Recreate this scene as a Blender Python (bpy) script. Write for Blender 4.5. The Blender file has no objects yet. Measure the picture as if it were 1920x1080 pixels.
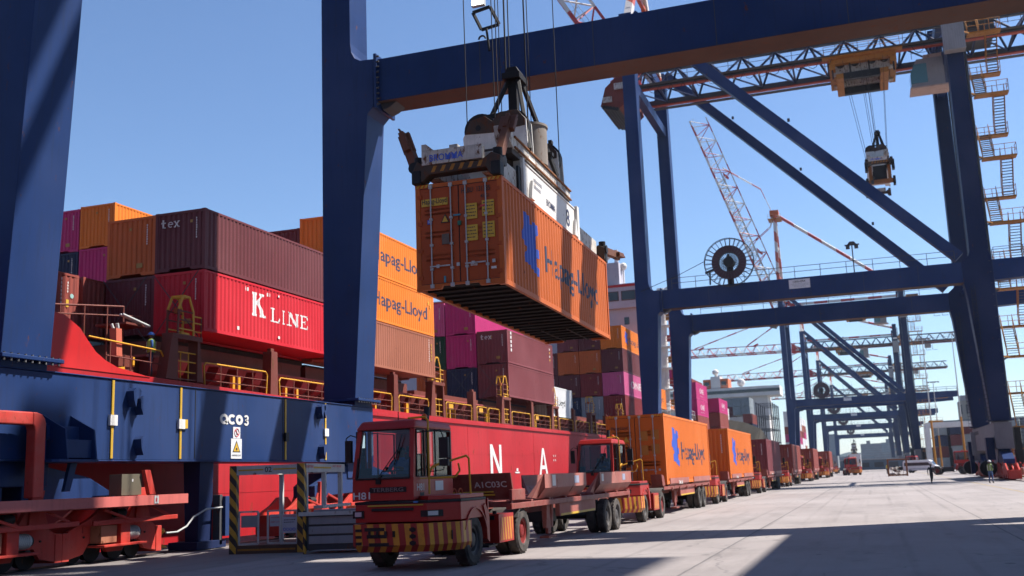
import bpy, bmesh, math, random
from mathutils import Vector, Matrix
S = bpy.context.scene
random.seed(7)
# ------------------------------------------------------------------ camera
cam = bpy.data.cameras.new('camera'); camo = bpy.data.objects.new('camera', cam)
S.collection.objects.link(camo)
camo.matrix_world = Matrix(((0.9453704667, 0.0939392694, 0.3121694293, 0),
                            (0.3237031083, -0.1570912143, -0.9330266063, 0),
                            (-0.0386087630, 0.9831061815, -0.1789178565, 1.75), (0, 0, 0, 1)))
cam.sensor_width = 36; cam.lens = 36.75; cam.clip_start = 0.1; cam.clip_end = 9000
cam.dof.use_dof = True; cam.dof.focus_distance = 29; cam.dof.aperture_fstop = 1.1
S.camera = camo
# ------------------------------------------------------------------ sky and sun
SUN = Vector((0.66, 0.39, 1.0)).normalized()
W = bpy.data.worlds.new('World'); S.world = W; W.use_nodes = True
wn = W.node_tree; bg = wn.nodes['Background']
sky = wn.nodes.new('ShaderNodeTexSky'); sky.sky_type = 'NISHITA'; sky.sun_disc = False
sky.sun_elevation = math.asin(SUN.z); sky.sun_rotation = math.atan2(SUN.x, SUN.y)
sky.air_density = 1.0; sky.dust_density = 0.25; sky.ozone_density = 4.0; sky.altitude = 0
tint = wn.nodes.new('ShaderNodeMix'); tint.data_type = 'RGBA'; tint.blend_type = 'MULTIPLY'; tint.inputs[0].default_value = 1.0
tint.inputs[7].default_value = (0.98, 1.03, 1.12, 1)
wn.links.new(sky.outputs[0], tint.inputs[6]); wn.links.new(tint.outputs[2], bg.inputs[0]); bg.inputs[1].default_value = 0.068
sl = bpy.data.lights.new('sun', 'SUN'); sl.energy = 5.0; sl.angle = math.radians(0.55); sl.color = (1.0, 0.95, 0.88)
so = bpy.data.objects.new('sun', sl); S.collection.objects.link(so)
so.rotation_euler = SUN.to_track_quat('Z', 'Y').to_euler()
S.view_settings.view_transform = 'Standard'; S.view_settings.look = 'None'
S.view_settings.exposure = 1.16; S.view_settings.gamma = 1.0
S.render.engine = 'CYCLES'

# ------------------------------------------------------------------ materials
MATS = {}
def nodes_of(name):
    m = bpy.data.materials.new(name); m.use_nodes = True
    nt = m.node_tree; return m, nt, nt.nodes['Principled BSDF']
def N(nt, t, **kw):
    n = nt.nodes.new(t)
    for k, v in kw.items(): setattr(n, k, v)
    return n
def ramp(nt, src, a, b, ca=(0, 0, 0, 1), cb=(1, 1, 1, 1)):
    r = N(nt, 'ShaderNodeValToRGB'); r.color_ramp.elements[0].position = a; r.color_ramp.elements[1].position = b
    r.color_ramp.elements[0].color = ca; r.color_ramp.elements[1].color = cb
    nt.links.new(src, r.inputs[0]); return r.outputs[0]
def noise(nt, vec, scale, detail=4, rough=.6):
    n = N(nt, 'ShaderNodeTexNoise'); n.inputs['Scale'].default_value = scale; n.inputs['Detail'].default_value = detail
    n.inputs['Roughness'].default_value = rough; nt.links.new(vec, n.inputs['Vector']); return n.outputs['Fac']
def vscale(nt, vec, s):
    n = N(nt, 'ShaderNodeVectorMath', operation='MULTIPLY'); nt.links.new(vec, n.inputs[0]); n.inputs[1].default_value = s
    return n.outputs[0]
def mixc(nt, fac, a, b, mode='MIX'):
    n = N(nt, 'ShaderNodeMix', data_type='RGBA', blend_type=mode)
    if hasattr(fac, 'node'): nt.links.new(fac, n.inputs[0])
    else: n.inputs[0].default_value = fac
    for s, v in ((6, a), (7, b)):
        if hasattr(v, 'node'): nt.links.new(v, n.inputs[s])
        else: n.inputs[s].default_value = (*v[:3], 1)
    return n.outputs[2]
def mmath(nt, op, a, b=None):
    n = N(nt, 'ShaderNodeMath', operation=op)
    for i, v in enumerate((a, b)):
        if v is None: continue
        if hasattr(v, 'node'): nt.links.new(v, n.inputs[i])
        else: n.inputs[i].default_value = v
    return n.outputs[0]
def paint(name, rgb, rough=.5, grime=.35, streak=.3, rust=.0, bump=.05, metal=0.0, gscale=1.0, dust=0.0, spec=.22):
    """weathered paint: mottling, vertical run-off streaks, rust patches, road dust"""
    if name in MATS: return MATS[name]
    m, nt, b = nodes_of(name); L = nt.links
    pos = N(nt, 'ShaderNodeNewGeometry').outputs['Position']
    n1 = noise(nt, pos, .9 * gscale, 6, .65)
    dark = tuple(c * .45 for c in rgb)
    f1 = ramp(nt, n1, .42, .78)
    col = mixc(nt, mmath(nt, 'MULTIPLY', f1, grime), rgb, dark)
    n0 = noise(nt, pos, .23 * gscale, 2, .5)
    light = tuple(min(1, c * 1.12 + .02) for c in rgb)
    col = mixc(nt, mmath(nt, 'MULTIPLY', ramp(nt, n0, .45, .7), .6), col, light)
    if streak > 0:
        n2 = noise(nt, vscale(nt, pos, (5, 5, .35)), 1.6 * gscale, 5, .6)
        col = mixc(nt, mmath(nt, 'MULTIPLY', ramp(nt, n2, .52, .75), streak), col, tuple(c * .5 + .01 for c in rgb))
    if dust > 0:
        n4 = noise(nt, pos, 2.2, 5, .7)
        col = mixc(nt, mmath(nt, 'MULTIPLY', ramp(nt, n4, .35, .8), dust), col, (.30, .25, .21))
    if rust > 0:
        n3 = noise(nt, vscale(nt, pos, (1.6, 1.6, .8)), 2.4 * gscale, 9, .72)
        f3 = ramp(nt, n3, .66 - .16 * rust, .72 - .12 * rust)
        col = mixc(nt, f3, col, mixc(nt, noise(nt, pos, 14, 4), (.035, .014, .008), (.17, .06, .025)))
        L.new(ramp(nt, f3, 0, 1, (rough,) * 3 + (1,), (.9, .9, .9, 1)), b.inputs['Roughness'])
    else:
        L.new(ramp(nt, n1, .3, .8, (max(.05, rough - .1),) * 3 + (1,), (min(1, rough + .2),) * 3 + (1,)), b.inputs['Roughness'])
    L.new(col, b.inputs['Base Color']); b.inputs['Metallic'].default_value = metal
    b.inputs['Specular IOR Level'].default_value = spec
    if bump > 0:
        bp = N(nt, 'ShaderNodeBump'); bp.inputs['Strength'].default_value = bump; bp.inputs['Distance'].default_value = .05
        L.new(noise(nt, pos, 2.5, 4, .6), bp.inputs['Height']); L.new(bp.outputs[0], b.inputs['Normal'])
    MATS[name] = m; return m
def stripes(name, ca, cb, period, axis=0, slant=0.0, rough=.5, duty=.5, grime=.5):
    """two-colour safety stripes laid out in the object's own space, worn"""
    if name in MATS: return MATS[name]
    m, nt, b = nodes_of(name)
    tc = N(nt, 'ShaderNodeTexCoord').outputs['Object']; sp = N(nt, 'ShaderNodeSeparateXYZ'); nt.links.new(tc, sp.inputs[0])
    a = sp.outputs[axis] if axis < 2 else mmath(nt, 'ADD', sp.outputs[0], sp.outputs[1])
    v = mmath(nt, 'ADD', a, mmath(nt, 'MULTIPLY', sp.outputs[2], slant))
    fr = mmath(nt, 'FRACT', mmath(nt, 'DIVIDE', mmath(nt, 'ADD', v, 50.0), period))
    k = mmath(nt, 'GREATER_THAN', fr, duty)
    pos = N(nt, 'ShaderNodeNewGeometry').outputs['Position']
    col = mixc(nt, k, ca, cb)
    g = ramp(nt, noise(nt, pos, 4, 7, .7), .45, .75)
    col = mixc(nt, mmath(nt, 'MULTIPLY', g, grime), col, (.05, .02, .015))
    nt.links.new(col, b.inputs['Base Color']); b.inputs['Roughness'].default_value = rough
    MATS[name] = m; return m
def flat(name, rgb, rough=.6, emit=0.0, metal=0.0):
    if name in MATS: return MATS[name]
    m, nt, b = nodes_of(name)
    pos = N(nt, 'ShaderNodeNewGeometry').outputs['Position']
    col = mixc(nt, mmath(nt, 'MULTIPLY', ramp(nt, noise(nt, pos, 5, 5, .7), .4, .8), .3), rgb, tuple(c * .5 for c in rgb))
    nt.links.new(col, b.inputs['Base Color']); b.inputs['Roughness'].default_value = rough; b.inputs['Metallic'].default_value = metal
    if emit: b.inputs['Emission Color'].default_value = (*rgb, 1); b.inputs['Emission Strength'].default_value = emit
    MATS[name] = m; return m
def glass(name, tint=(.62, .68, .70), op=.0):
    if name in MATS: return MATS[name]
    m = bpy.data.materials.new(name); m.use_nodes = True; nt = m.node_tree; nt.nodes.clear()
    o = N(nt, 'ShaderNodeOutputMaterial'); g = N(nt, 'ShaderNodeBsdfGlossy'); g.inputs['Roughness'].default_value = .03
    t = N(nt, 'ShaderNodeBsdfTransparent'); t.inputs[0].default_value = (*tint, 1)
    mx = N(nt, 'ShaderNodeMixShader'); fr = N(nt, 'ShaderNodeFresnel'); fr.inputs[0].default_value = 1.5
    nt.links.new(mmath(nt, 'ADD', fr.outputs[0], op * .3), mx.inputs[0])
    nt.links.new(t.outputs[0], mx.inputs[1]); nt.links.new(g.outputs[0], mx.inputs[2]); nt.links.new(mx.outputs[0], o.inputs[0])
    MATS[name] = m; return m

BLUE = paint('navy_crane_paint', (.012, .030, .100), .45, .30, .55, .16, spec=.12)
BLUEL = paint('navy_crane_paint_dull', (.007, .015, .056), .5, .3, .25, .25, spec=.1)
UNDER = paint('brown_underside', (.07, .036, .027), .8, .5, .1, .6)
BLACK = paint('greasy_black_steel', (.012, .011, .012), .55, .3, 0, .25)
DARKG = paint('dark_grey_steel', (.05, .05, .055), .6, .3, .2, .3)
GALV = paint('galvanised_steel', (.38, .38, .37), .5, .4, .2, .2)
WHITE = paint('weathered_white_paint', (.60, .58, .55), .5, .35, .35, .35)
WHITED = paint('greasy_white_paint', (.46, .43, .39), .5, .9, .8, .85, gscale=1.6)
YEL = paint('yellow_rail_paint', (.52, .26, .02), .5, .3, .2, .35)
ORY = paint('orange_yellow_steel', (.34, .14, .02), .55, .4, .2, .6)
BOGIE = paint('red_bogie_paint', (.42, .030, .020), .5, .4, .35, .3, dust=.15)
BOGIEL = paint('faded_red_bar', (.46, .115, .10), .5, .4, .35, .2)
HULL = paint('red_hull_paint', (.34, .010, .0145), .5, .4, .55, .32, gscale=.5)
HULLB = paint('bright_red_bulwark', (.42, .010, .010), .45, .35, .5, .05)
DECKR = paint('brown_red_deck_steel', (.13, .030, .020), .6, .5, .3, .5)
DECKD = paint('dark_deck_steel', (.035, .018, .015), .8, .5, .1, .4)
DECKP = paint('pink_red_hatch_steel', (.27, .06, .052), .6, .4, .3, .3)
TRUCK = paint('red_truck_paint', (.31, .010, .006), .40, .4, .15, .10, dust=.04, spec=.3)
TRAIL = paint('dull_red_trailer_paint', (.20, .034, .025), .55, .5, .4, .45, dust=.3)
TRAILP = paint('faded_red_trailer_paint', (.30, .088, .07), .55, .5, .4, .35, dust=.3)
RUBBER = paint('dusty_rubber', (.022, .020, .020), .85, .3, 0, 0, dust=.35, bump=.1)
GREYP = paint('grey_cabinet_paint', (.24, .235, .245), .6, .3, .4, .2, spec=.3)
REDW = paint('signal_red_paint', (.42, .018, .018), .5, .3, .2, .1)
WHT2 = paint('crane_white_paint', (.56, .54, .52), .5, .3, .2, .15)
GLASS = glass('window_glass')
DGLASS = flat('dark_window', (.02, .028, .035), .12)
BTXT = flat('blue_lettering', (.03, .085, .46), .6)
NTXT = flat('navy_lettering', (.018, .022, .06), .6)
WTXT = flat('white_lettering', (.58, .56, .54), .6)
KTXT = flat('black_lettering', (.015, .015, .015), .6)
RTXT = flat('red_lettering', (.55, .03, .04), .6)
YPLT = flat('yellow_plate', (.50, .30, .02), .6)
LAMP = flat('lit_lamp_glass', (1, .97, .9), .4, emit=6)
HAZ = stripes('hazard_yellow_black', (.50, .27, .02), (.012, .012, .012), .36, 2, .9)
HAZB = stripes('bumper_stripes', (.55, .24, .012), (.28, .011, .007), .27, 2, .10, grime=.35)
HAZS = stripes('side_box_stripes', (.48, .22, .014), (.32, .014, .01), .17, 1, .12)

# ------------------------------------------------------------------ mesh builder
UP = Vector((0, 0, 1))
class MB:
    def __init__(s): s.v, s.f, s.m, s.sm, s.cuts = [], [], [], [], []
    def cut(s): s.cuts.append((len(s.v), len(s.f))); return s           # what follows is a piece of its own
    def add(s, vs, fs, m=0, smooth=False):
        o = len(s.v); s.v += [tuple(v) for v in vs]
        for f in fs: s.f.append(tuple(o + i for i in f)); s.m.append(m); s.sm.append(smooth)
        return s
    def hexa(s, p, m=0):
        return s.add(p, [(0, 3, 2, 1), (4, 5, 6, 7), (0, 1, 5, 4), (1, 2, 6, 5), (2, 3, 7, 6), (3, 0, 4, 7)], m)
    def box(s, x0, y0, z0, x1, y1, z1, m=0):
        return s.hexa([(x0, y0, z0), (x1, y0, z0), (x1, y1, z0), (x0, y1, z0), (x0, y0, z1), (x1, y0, z1), (x1, y1, z1), (x0, y1, z1)], m)
    def boxc(s, c, d, m=0):
        return s.box(c[0]-d[0]/2, c[1]-d[1]/2, c[2]-d[2]/2, c[0]+d[0]/2, c[1]+d[1]/2, c[2]+d[2]/2, m)
    def beam(s, p, q, w, h, m=0, up=None):
        p = Vector(p); q = Vector(q); d = (q-p).normalized(); u = Vector(up) if up else UP
        if abs(d.dot(u)) > .98: u = Vector((0, 1, 0))
        a = d.cross(u).normalized(); b = a.cross(d).normalized(); a = a*w/2; b = b*h/2
        return s.hexa([p-a-b, p+a-b, p+a+b, p-a+b, q-a-b, q+a-b, q+a+b, q-a+b], m)
    def cyl(s, p, q, r, n=12, m=0, r2=None, caps=True, mc=None):
        p = Vector(p); q = Vector(q); d = (q-p).normalized(); u = UP if abs(d.z) < .95 else Vector((1, 0, 0))
        a = d.cross(u).normalized(); b = a.cross(d); r2 = r if r2 is None else r2
        c = [a*math.cos(2*math.pi*i/n) + b*math.sin(2*math.pi*i/n) for i in range(n)]
        P = [p+k*r for k in c]; Q = [q+k*r2 for k in c]
        s.add(P+Q, [(i, (i+1) % n, n+(i+1) % n, n+i) for i in range(n)], m, n > 5)
        if caps:
            mc = m if mc is None else mc
            s.add(P, [tuple(range(n))[::-1]], mc); s.add(Q, [tuple(range(n))], mc)
        return s
    def tube(s, pts, r, n=6, m=0):
        for a, b in zip(pts, pts[1:]):
            s.cyl(a, b, r, n, m)
        return s
    def lathe(s, prof, c, axis='X', n=24, m=0, mats=None):
        """prof: list of (radius, offset along axis)"""
        vs = []; ax = {'X': 0, 'Y': 1, 'Z': 2}[axis]
        for r, o in prof:
            for i in range(n):
                t = 2*math.pi*i/n; k = [r*math.cos(t), r*math.sin(t)]; k.insert(ax, o)
                vs.append((c[0]+k[0], c[1]+k[1], c[2]+k[2]))
        for j in range(len(prof)-1):
            mm = mats[j] if mats else m
            s.add(vs[j*n:(j+2)*n], [(i, (i+1) % n, n+(i+1) % n, n+i) for i in range(n)], mm, True)
        return s
    def ring(s, c, axis, R, r, n=32, m=0, k=5, a0=0, a1=2*math.pi):
        ax = {'X': 0, 'Y': 1, 'Z': 2}[axis]; pts = []
        for i in range(n+1):
            t = a0+(a1-a0)*i/n; q = [R*math.cos(t), R*math.sin(t)]; q.insert(ax, 0); pts.append(Vector(c)+Vector(q))
        return s.tube(pts, r, k, m)
    def prism(s, axis, poly, a, b, m=0):
        ax = {'X': 0, 'Y': 1, 'Z': 2}[axis]; n = len(poly)
        def P(t, o): q = list(t); q.insert(ax, o); return tuple(q)
        A = [P(t, a) for t in poly]; B = [P(t, b) for t in poly]
        s.add(A+B, [tuple(range(n))[::-1], tuple(range(n, 2*n))] + [(i, (i+1) % n, n+(i+1) % n, n+i) for i in range(n)], m)
        return s
    def text(s, txt, size, org, right, up, m=0, width=None, align='L', depth=0.0):
        V, F, w, h = glyphs(txt); sx = size
        if width: sx = width/max(w, .01)
        off = {'L': 0, 'C': -w/2, 'R': -w}[align]; o = Vector(org); r = Vector(right); u = Vector(up)
        s.add([o + r*((x+off)*sx) + u*(y*size) for x, y in V], F, m); return s
    def merge(s, o, M=None, m=None):
        M = M or Matrix()
        base = len(s.v); s.v += [tuple(M @ Vector(v)) for v in o.v]
        for f, mm, sm in zip(o.f, o.m, o.sm): s.f.append(tuple(base+i for i in f)); s.m.append(mm if m is None else m); s.sm.append(sm)
        return s
    def mesh(s, name, mats):
        me = bpy.data.meshes.new(name); me.from_pydata(s.v, [], s.f)
        for x in mats: me.materials.append(x)
        me.polygons.foreach_set('material_index', s.m); me.polygons.foreach_set('use_smooth', s.sm)
        bm = bmesh.new(); bm.from_mesh(me); bmesh.ops.recalc_face_normals(bm, faces=bm.faces); bm.to_mesh(me); bm.free()
        me.update(); return me
    def build(s, name, mats, parent=None, loc=(0, 0, 0), rot=(0, 0, 0), bevel=0.0, label=None):
        if not isinstance(mats, (list, tuple)): mats = [mats]
        if s.cuts:
            cs = s.cuts+[(len(s.v), len(s.f))]
            if cs[0] != (0, 0): cs = [(0, 0)]+cs
            out = None
            for (v0, f0), (v1, f1) in zip(cs, cs[1:]):
                if v1 == v0: continue
                k = MB(); k.v = s.v[v0:v1]; k.f = [tuple(i-v0 for i in f) for f in s.f[f0:f1]]; k.m = s.m[f0:f1]; k.sm = s.sm[f0:f1]
                o = k.build(name, mats, parent, loc, rot, bevel, label); out = out or o
            return out
        o = bpy.data.objects.new(name, s.mesh(name, mats)); S.collection.objects.link(o)
        o.location = loc; o.rotation_euler = rot
        if parent is not None: o.parent = parent
        if label: o['label'] = label
        if bevel:
            b = o.modifiers.new('bevel', 'BEVEL'); b.width = bevel; b.segments = 2; b.limit_method = 'ANGLE'; b.angle_limit = math.radians(40)
        return o
GLY = {}
def glyphs(txt):
    if txt not in GLY:
        cu = bpy.data.curves.new('t', 'FONT'); cu.body = txt; cu.size = 1.0; cu.resolution_u = 3; cu.offset = .012
        ob = bpy.data.objects.new('t', cu); S.collection.objects.link(ob)
        dg = bpy.context.evaluated_depsgraph_get(); me = bpy.data.meshes.new_from_object(ob.evaluated_get(dg))
        V = [(v.co.x, v.co.y) for v in me.vertices]; F = [tuple(p.vertices) for p in me.polygons]
        x0 = min(v[0] for v in V); V = [(x-x0, y) for x, y in V]
        GLY[txt] = (V, F, max(v[0] for v in V), max(v[1] for v in V))
        bpy.data.objects.remove(ob); bpy.data.curves.remove(cu); bpy.data.meshes.remove(me)
    return GLY[txt]
def empty(name, label, cat, loc=(0, 0, 0), rz=0.0, group=None, kind=None):
    o = bpy.data.objects.new(name, None); S.collection.objects.link(o); o.empty_display_size = .3
    o.location = loc; o.rotation_euler = (0, 0, rz); o['label'] = label; o['category'] = cat
    if group: o['group'] = group
    if kind: o['kind'] = kind
    return o
def tag(o, label, cat, group=None, kind=None):
    o['label'] = label; o['category'] = cat
    if group: o['group'] = group
    if kind: o['kind'] = kind
    return o
def struct(o, label, cat): return tag(o, label, cat, kind='structure')
def copy_tree(o, parent=None):
    c = o.copy(); S.collection.objects.link(c)
    if parent is not None: c.parent = parent
    for ch in list(o.children): copy_tree(ch, c)
    return c
def place(proto, loc, label, rz=0.0, used={}):
    """first use moves the prototype itself, later uses copy it with all its parts"""
    if proto.name in used: o = copy_tree(used[proto.name])
    else: used[proto.name] = proto; o = proto
    o.location = loc; o.rotation_euler = (0, 0, rz); o['label'] = label; return o
# ================================================================== setting
def ground_mat():
    m, nt, b = nodes_of('concrete_quay'); L = nt.links
    pos = N(nt, 'ShaderNodeNewGeometry').outputs['Position']; sp = N(nt, 'ShaderNodeSeparateXYZ'); L.new(pos, sp.inputs[0])
    base = mixc(nt, ramp(nt, noise(nt, pos, .12, 5, .6), .35, .7), (.200, .176, .168), (.275, .245, .235))
    fine = ramp(nt, noise(nt, pos, 9, 8, .7), .3, .75)
    base = mixc(nt, mmath(nt, 'MULTIPLY', fine, .35), base, (.16, .135, .13))
    speck = ramp(nt, noise(nt, pos, 45, 3, .6), .62, .72)
    base = mixc(nt, mmath(nt, 'MULTIPLY', speck, .25), base, (.07,.065,.065))
    # tyre-polished lanes and oil: long along the quay
    lane = ramp(nt, noise(nt, vscale(nt, pos, (1.1, .035, 1)), 1.3, 4, .6), .5, .75)
    base = mixc(nt, mmath(nt, 'MULTIPLY', lane, .30), base, (.13, .108, .102))
    oil = ramp(nt, noise(nt, pos, .75, 6, .65), .64, .74)
    base = mixc(nt, mmath(nt, 'MULTIPLY', oil, .55), base, (.07, .063, .063))
    stain = ramp(nt, noise(nt, vscale(nt, pos, (.5, .16, 1)), 1.0, 7, .7), .50, .66)
    base = mixc(nt, mmath(nt, 'MULTIPLY', stain, .45), base, (.115, .10, .095))
    spot = N(nt, 'ShaderNodeTexVoronoi'); spot.inputs['Scale'].default_value = .55; L.new(pos, spot.inputs['Vector'])
    base = mixc(nt, mmath(nt, 'MULTIPLY', mmath(nt, 'LESS_THAN', spot.outputs['Distance'], .055), .7), base, (.045, .04, .04))
    # the dirtier strip between the crane rail and the quay edge
    ed = mmath(nt, 'LESS_THAN', sp.outputs[0], -14.5)
    base = mixc(nt, mmath(nt, 'MULTIPLY', ed, .45), base, (.11, .095, .09))
    trk = N(nt, 'ShaderNodeTexWave', wave_type='BANDS', bands_direction='X'); trk.inputs['Scale'].default_value = .33; trk.inputs['Distortion'].default_value = 1.2; trk.inputs['Detail'].default_value = 1; trk.inputs['Detail Scale'].default_value = .12
    L.new(vscale(nt, pos, (1, .08, 1)), trk.inputs['Vector'])
    tm = mmath(nt, 'MULTIPLY', ramp(nt, trk.outputs['Fac'], .90, .99), ramp(nt, noise(nt, vscale(nt, pos, (.6, .05, 1)), 1.0, 5, .65), .45, .62))
    base = mixc(nt, mmath(nt, 'MULTIPLY', tm, .40), base, (.075, .065, .062))
    # slab joints
    wob = mmath(nt, 'MULTIPLY', noise(nt, pos, 1.5, 3), .06)
    def joint(out, off, per, w):
        fr = mmath(nt, 'FRACT', mmath(nt, 'DIVIDE', mmath(nt, 'ADD', mmath(nt, 'ADD', out, off + 300.0), wob), per))
        return mmath(nt, 'LESS_THAN', fr, w/per)
    j1 = joint(sp.outputs[0], 3.35, 6.25, .045); j2 = joint(sp.outputs[1], 1.0, 6.0, .03)
    base = mixc(nt, mmath(nt, 'MULTIPLY', j1, .75), base, (.06, .055, .055))
    base = mixc(nt, mmath(nt, 'MULTIPLY', j2, .35), base, (.07, .063, .063))
    crk = N(nt, 'ShaderNodeTexVoronoi', feature='DISTANCE_TO_EDGE'); crk.inputs['Scale'].default_value = .16
    wv = N(nt, 'ShaderNodeVectorMath', operation='ADD'); L.new(pos, wv.inputs[0])
    ns = N(nt, 'ShaderNodeTexNoise'); ns.inputs['Scale'].default_value = .6; L.new(pos, ns.inputs['Vector']); L.new(vscale(nt, ns.outputs['Color'], (3, 3, 0)), wv.inputs[1])
    L.new(wv.outputs[0], crk.inputs['Vector'])
    base = mixc(nt, mmath(nt, 'MULTIPLY', mmath(nt, 'LESS_THAN', crk.outputs['Distance'], .0035), .45), base, (.09, .08, .08))
    L.new(base, b.inputs['Base Color']); b.inputs['Roughness'].default_value = .82
    bp = N(nt, 'ShaderNodeBump'); bp.inputs['Strength'].default_value = .25; bp.inputs['Distance'].default_value = .02
    L.new(noise(nt, pos, 12, 8, .7), bp.inputs['Height']); L.new(bp.outputs[0], b.inputs['Normal'])
    return m
GM = ground_mat()
g = MB(); g.add([(-22.8, -80, 0), (900, -80, 0), (900, 2900, 0), (-22.8, 2900, 0)], [(0, 1, 2, 3)])
g.add([(-22.8, -80, 0), (-22.8, 2900, 0), (-22.8, 2900, -4), (-22.8, -80, -4)], [(0, 1, 2, 3)])
struct(g.build('quay_apron', GM), 'pale jointed concrete apron of the container quay', 'ground')
wm, nt, b = nodes_of('harbour_water'); b.inputs['Base Color'].default_value = (.02, .05, .06, 1); b.inputs['Roughness'].default_value = .08
bp = N(nt, 'ShaderNodeBump'); bp.inputs['Strength'].default_value = .4
nt.links.new(noise(nt, N(nt, 'ShaderNodeNewGeometry').outputs['Position'], .8, 5), bp.inputs['Height']); nt.links.new(bp.outputs[0], b.inputs['Normal'])
g = MB(); g.add([(-1200, -200, -2.6), (-22.8, -200, -2.6), (-22.8, 2900, -2.6), (-1200, 2900, -2.6)], [(0, 1, 2, 3)])
struct(g.build('harbour_water', wm), 'harbour water beyond the quay edge', 'water')
# yellow line and crane rails
g = MB()
g.add([(7.2, 20, .004), (7.32, 20, .004), (7.32, 400, .004), (7.2, 400, .004)], [(0, 1, 2, 3)])
struct(g.build('lane_marking', paint('worn_yellow_line', (.30, .22, .10), .7, .9, 0, 0)), 'worn thin yellow line painted along the apron', 'road marking')
for x in (-19.9, 10.7):
    g = MB(); g.box(x-.05, -30, 0, x+.05, 700, .035); g.add([(x-.28, -30, .003), (x-.05, -30, .003), (x-.05, 700, .003), (x-.28, 700, .003)], [(0, 1, 2, 3)], 1); g.add([(x+.05, -30, .003), (x+.28, -30, .003), (x+.28, 700, .003), (x+.05, 700, .003)], [(0, 1, 2, 3)], 1)
    struct(g.build('crane_rail', [paint('worn_rail_steel', (.18, .13, .11), .4, .4, 0, .4, metal=.6), DARKG]), 'steel crane rail set in the apron %s' % ('beside the red ship' if x < 0 else 'under the landside crane legs'), 'rail')
# quay fenders and bollards
boll = None
for i, y in enumerate((28.6, 46, 64, 82)):
    g = MB(); g.lathe([(.0, .62), (.3, .6), (.34, .5), (.2, .38), (.2, .12), (.38, .06), (.4, 0)], (0, 0, 0), 'Z', 16)
    if boll is None:
        boll = g.build('mooring_bollard', YEL); tag(boll, '', 'bollard', 'mooring bollards along the quay edge'); o = boll
    else: o = boll.copy(); S.collection.objects.link(o)
    o.location = (-21.9, y, 0); o['label'] = ['yellow mooring bollard on the quay edge behind the cage marked 02', 'yellow mooring bollard behind the leading truck', 'yellow mooring bollard on the quay edge beside the second truck', 'yellow mooring bollard on the quay edge beside the orange container on the second trailer'][i]
# ================================================================== ship-to-shore cranes
RWS = stripes('red_white_stay', (.52, .49, .47), (.36, .02, .02), 7.0, 0, 0.0, grime=.2)
RWM = stripes('red_white_mast', (.52, .47, .44), (.40, .06, .025), 6.0, 0, 1.0, grime=.3)
CABLED = paint('wound_cable', (.055, .028, .038), .7, .4, 0, 0)
def rail_run(mb, p, q, h=1.1, n=None, m=0, r=.028, mids=(.55,)):
    p = Vector(p); q = Vector(q); L = (q-p).length; n = n or max(1, int(L/2.2))
    for i in range(n+1):
        a = p.lerp(q, i/n); mb.cyl(a, a+UP*h, r, 5, m)
    for k in (1.0,)+tuple(mids): mb.cyl(p+UP*h*k, q+UP*h*k, r, 5, m)
def truss(mb, x0, x1, yn, yf, yt, zl, zt, pan, m=0, mc=0, ch=.55, cw=.42, w=.18):
    n = max(1, round(abs(x1-x0)/pan)); st = (x1-x0)/n
    for y in (yn, yf): mb.beam((x0, y, zl), (x1, y, zl), cw, ch, mc)
    mb.beam((x0, yt, zt), (x1, yt, zt), cw, ch*.7, mc)
    for i in range(n):
        a = x0+st*i; c = a+st/2; b = a+st
        for y in (yn, yf):
            mb.beam((a, y, zl), (c, yt, zt), w, w, m); mb.beam((c, yt, zt), (b, y, zl), w, w, m)
        mb.beam((a, yn, zl), (a, yf, zl), w, w, m); mb.beam((a, yn, zl), (b, yf, zl), w*.7, w*.7, m)
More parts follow.
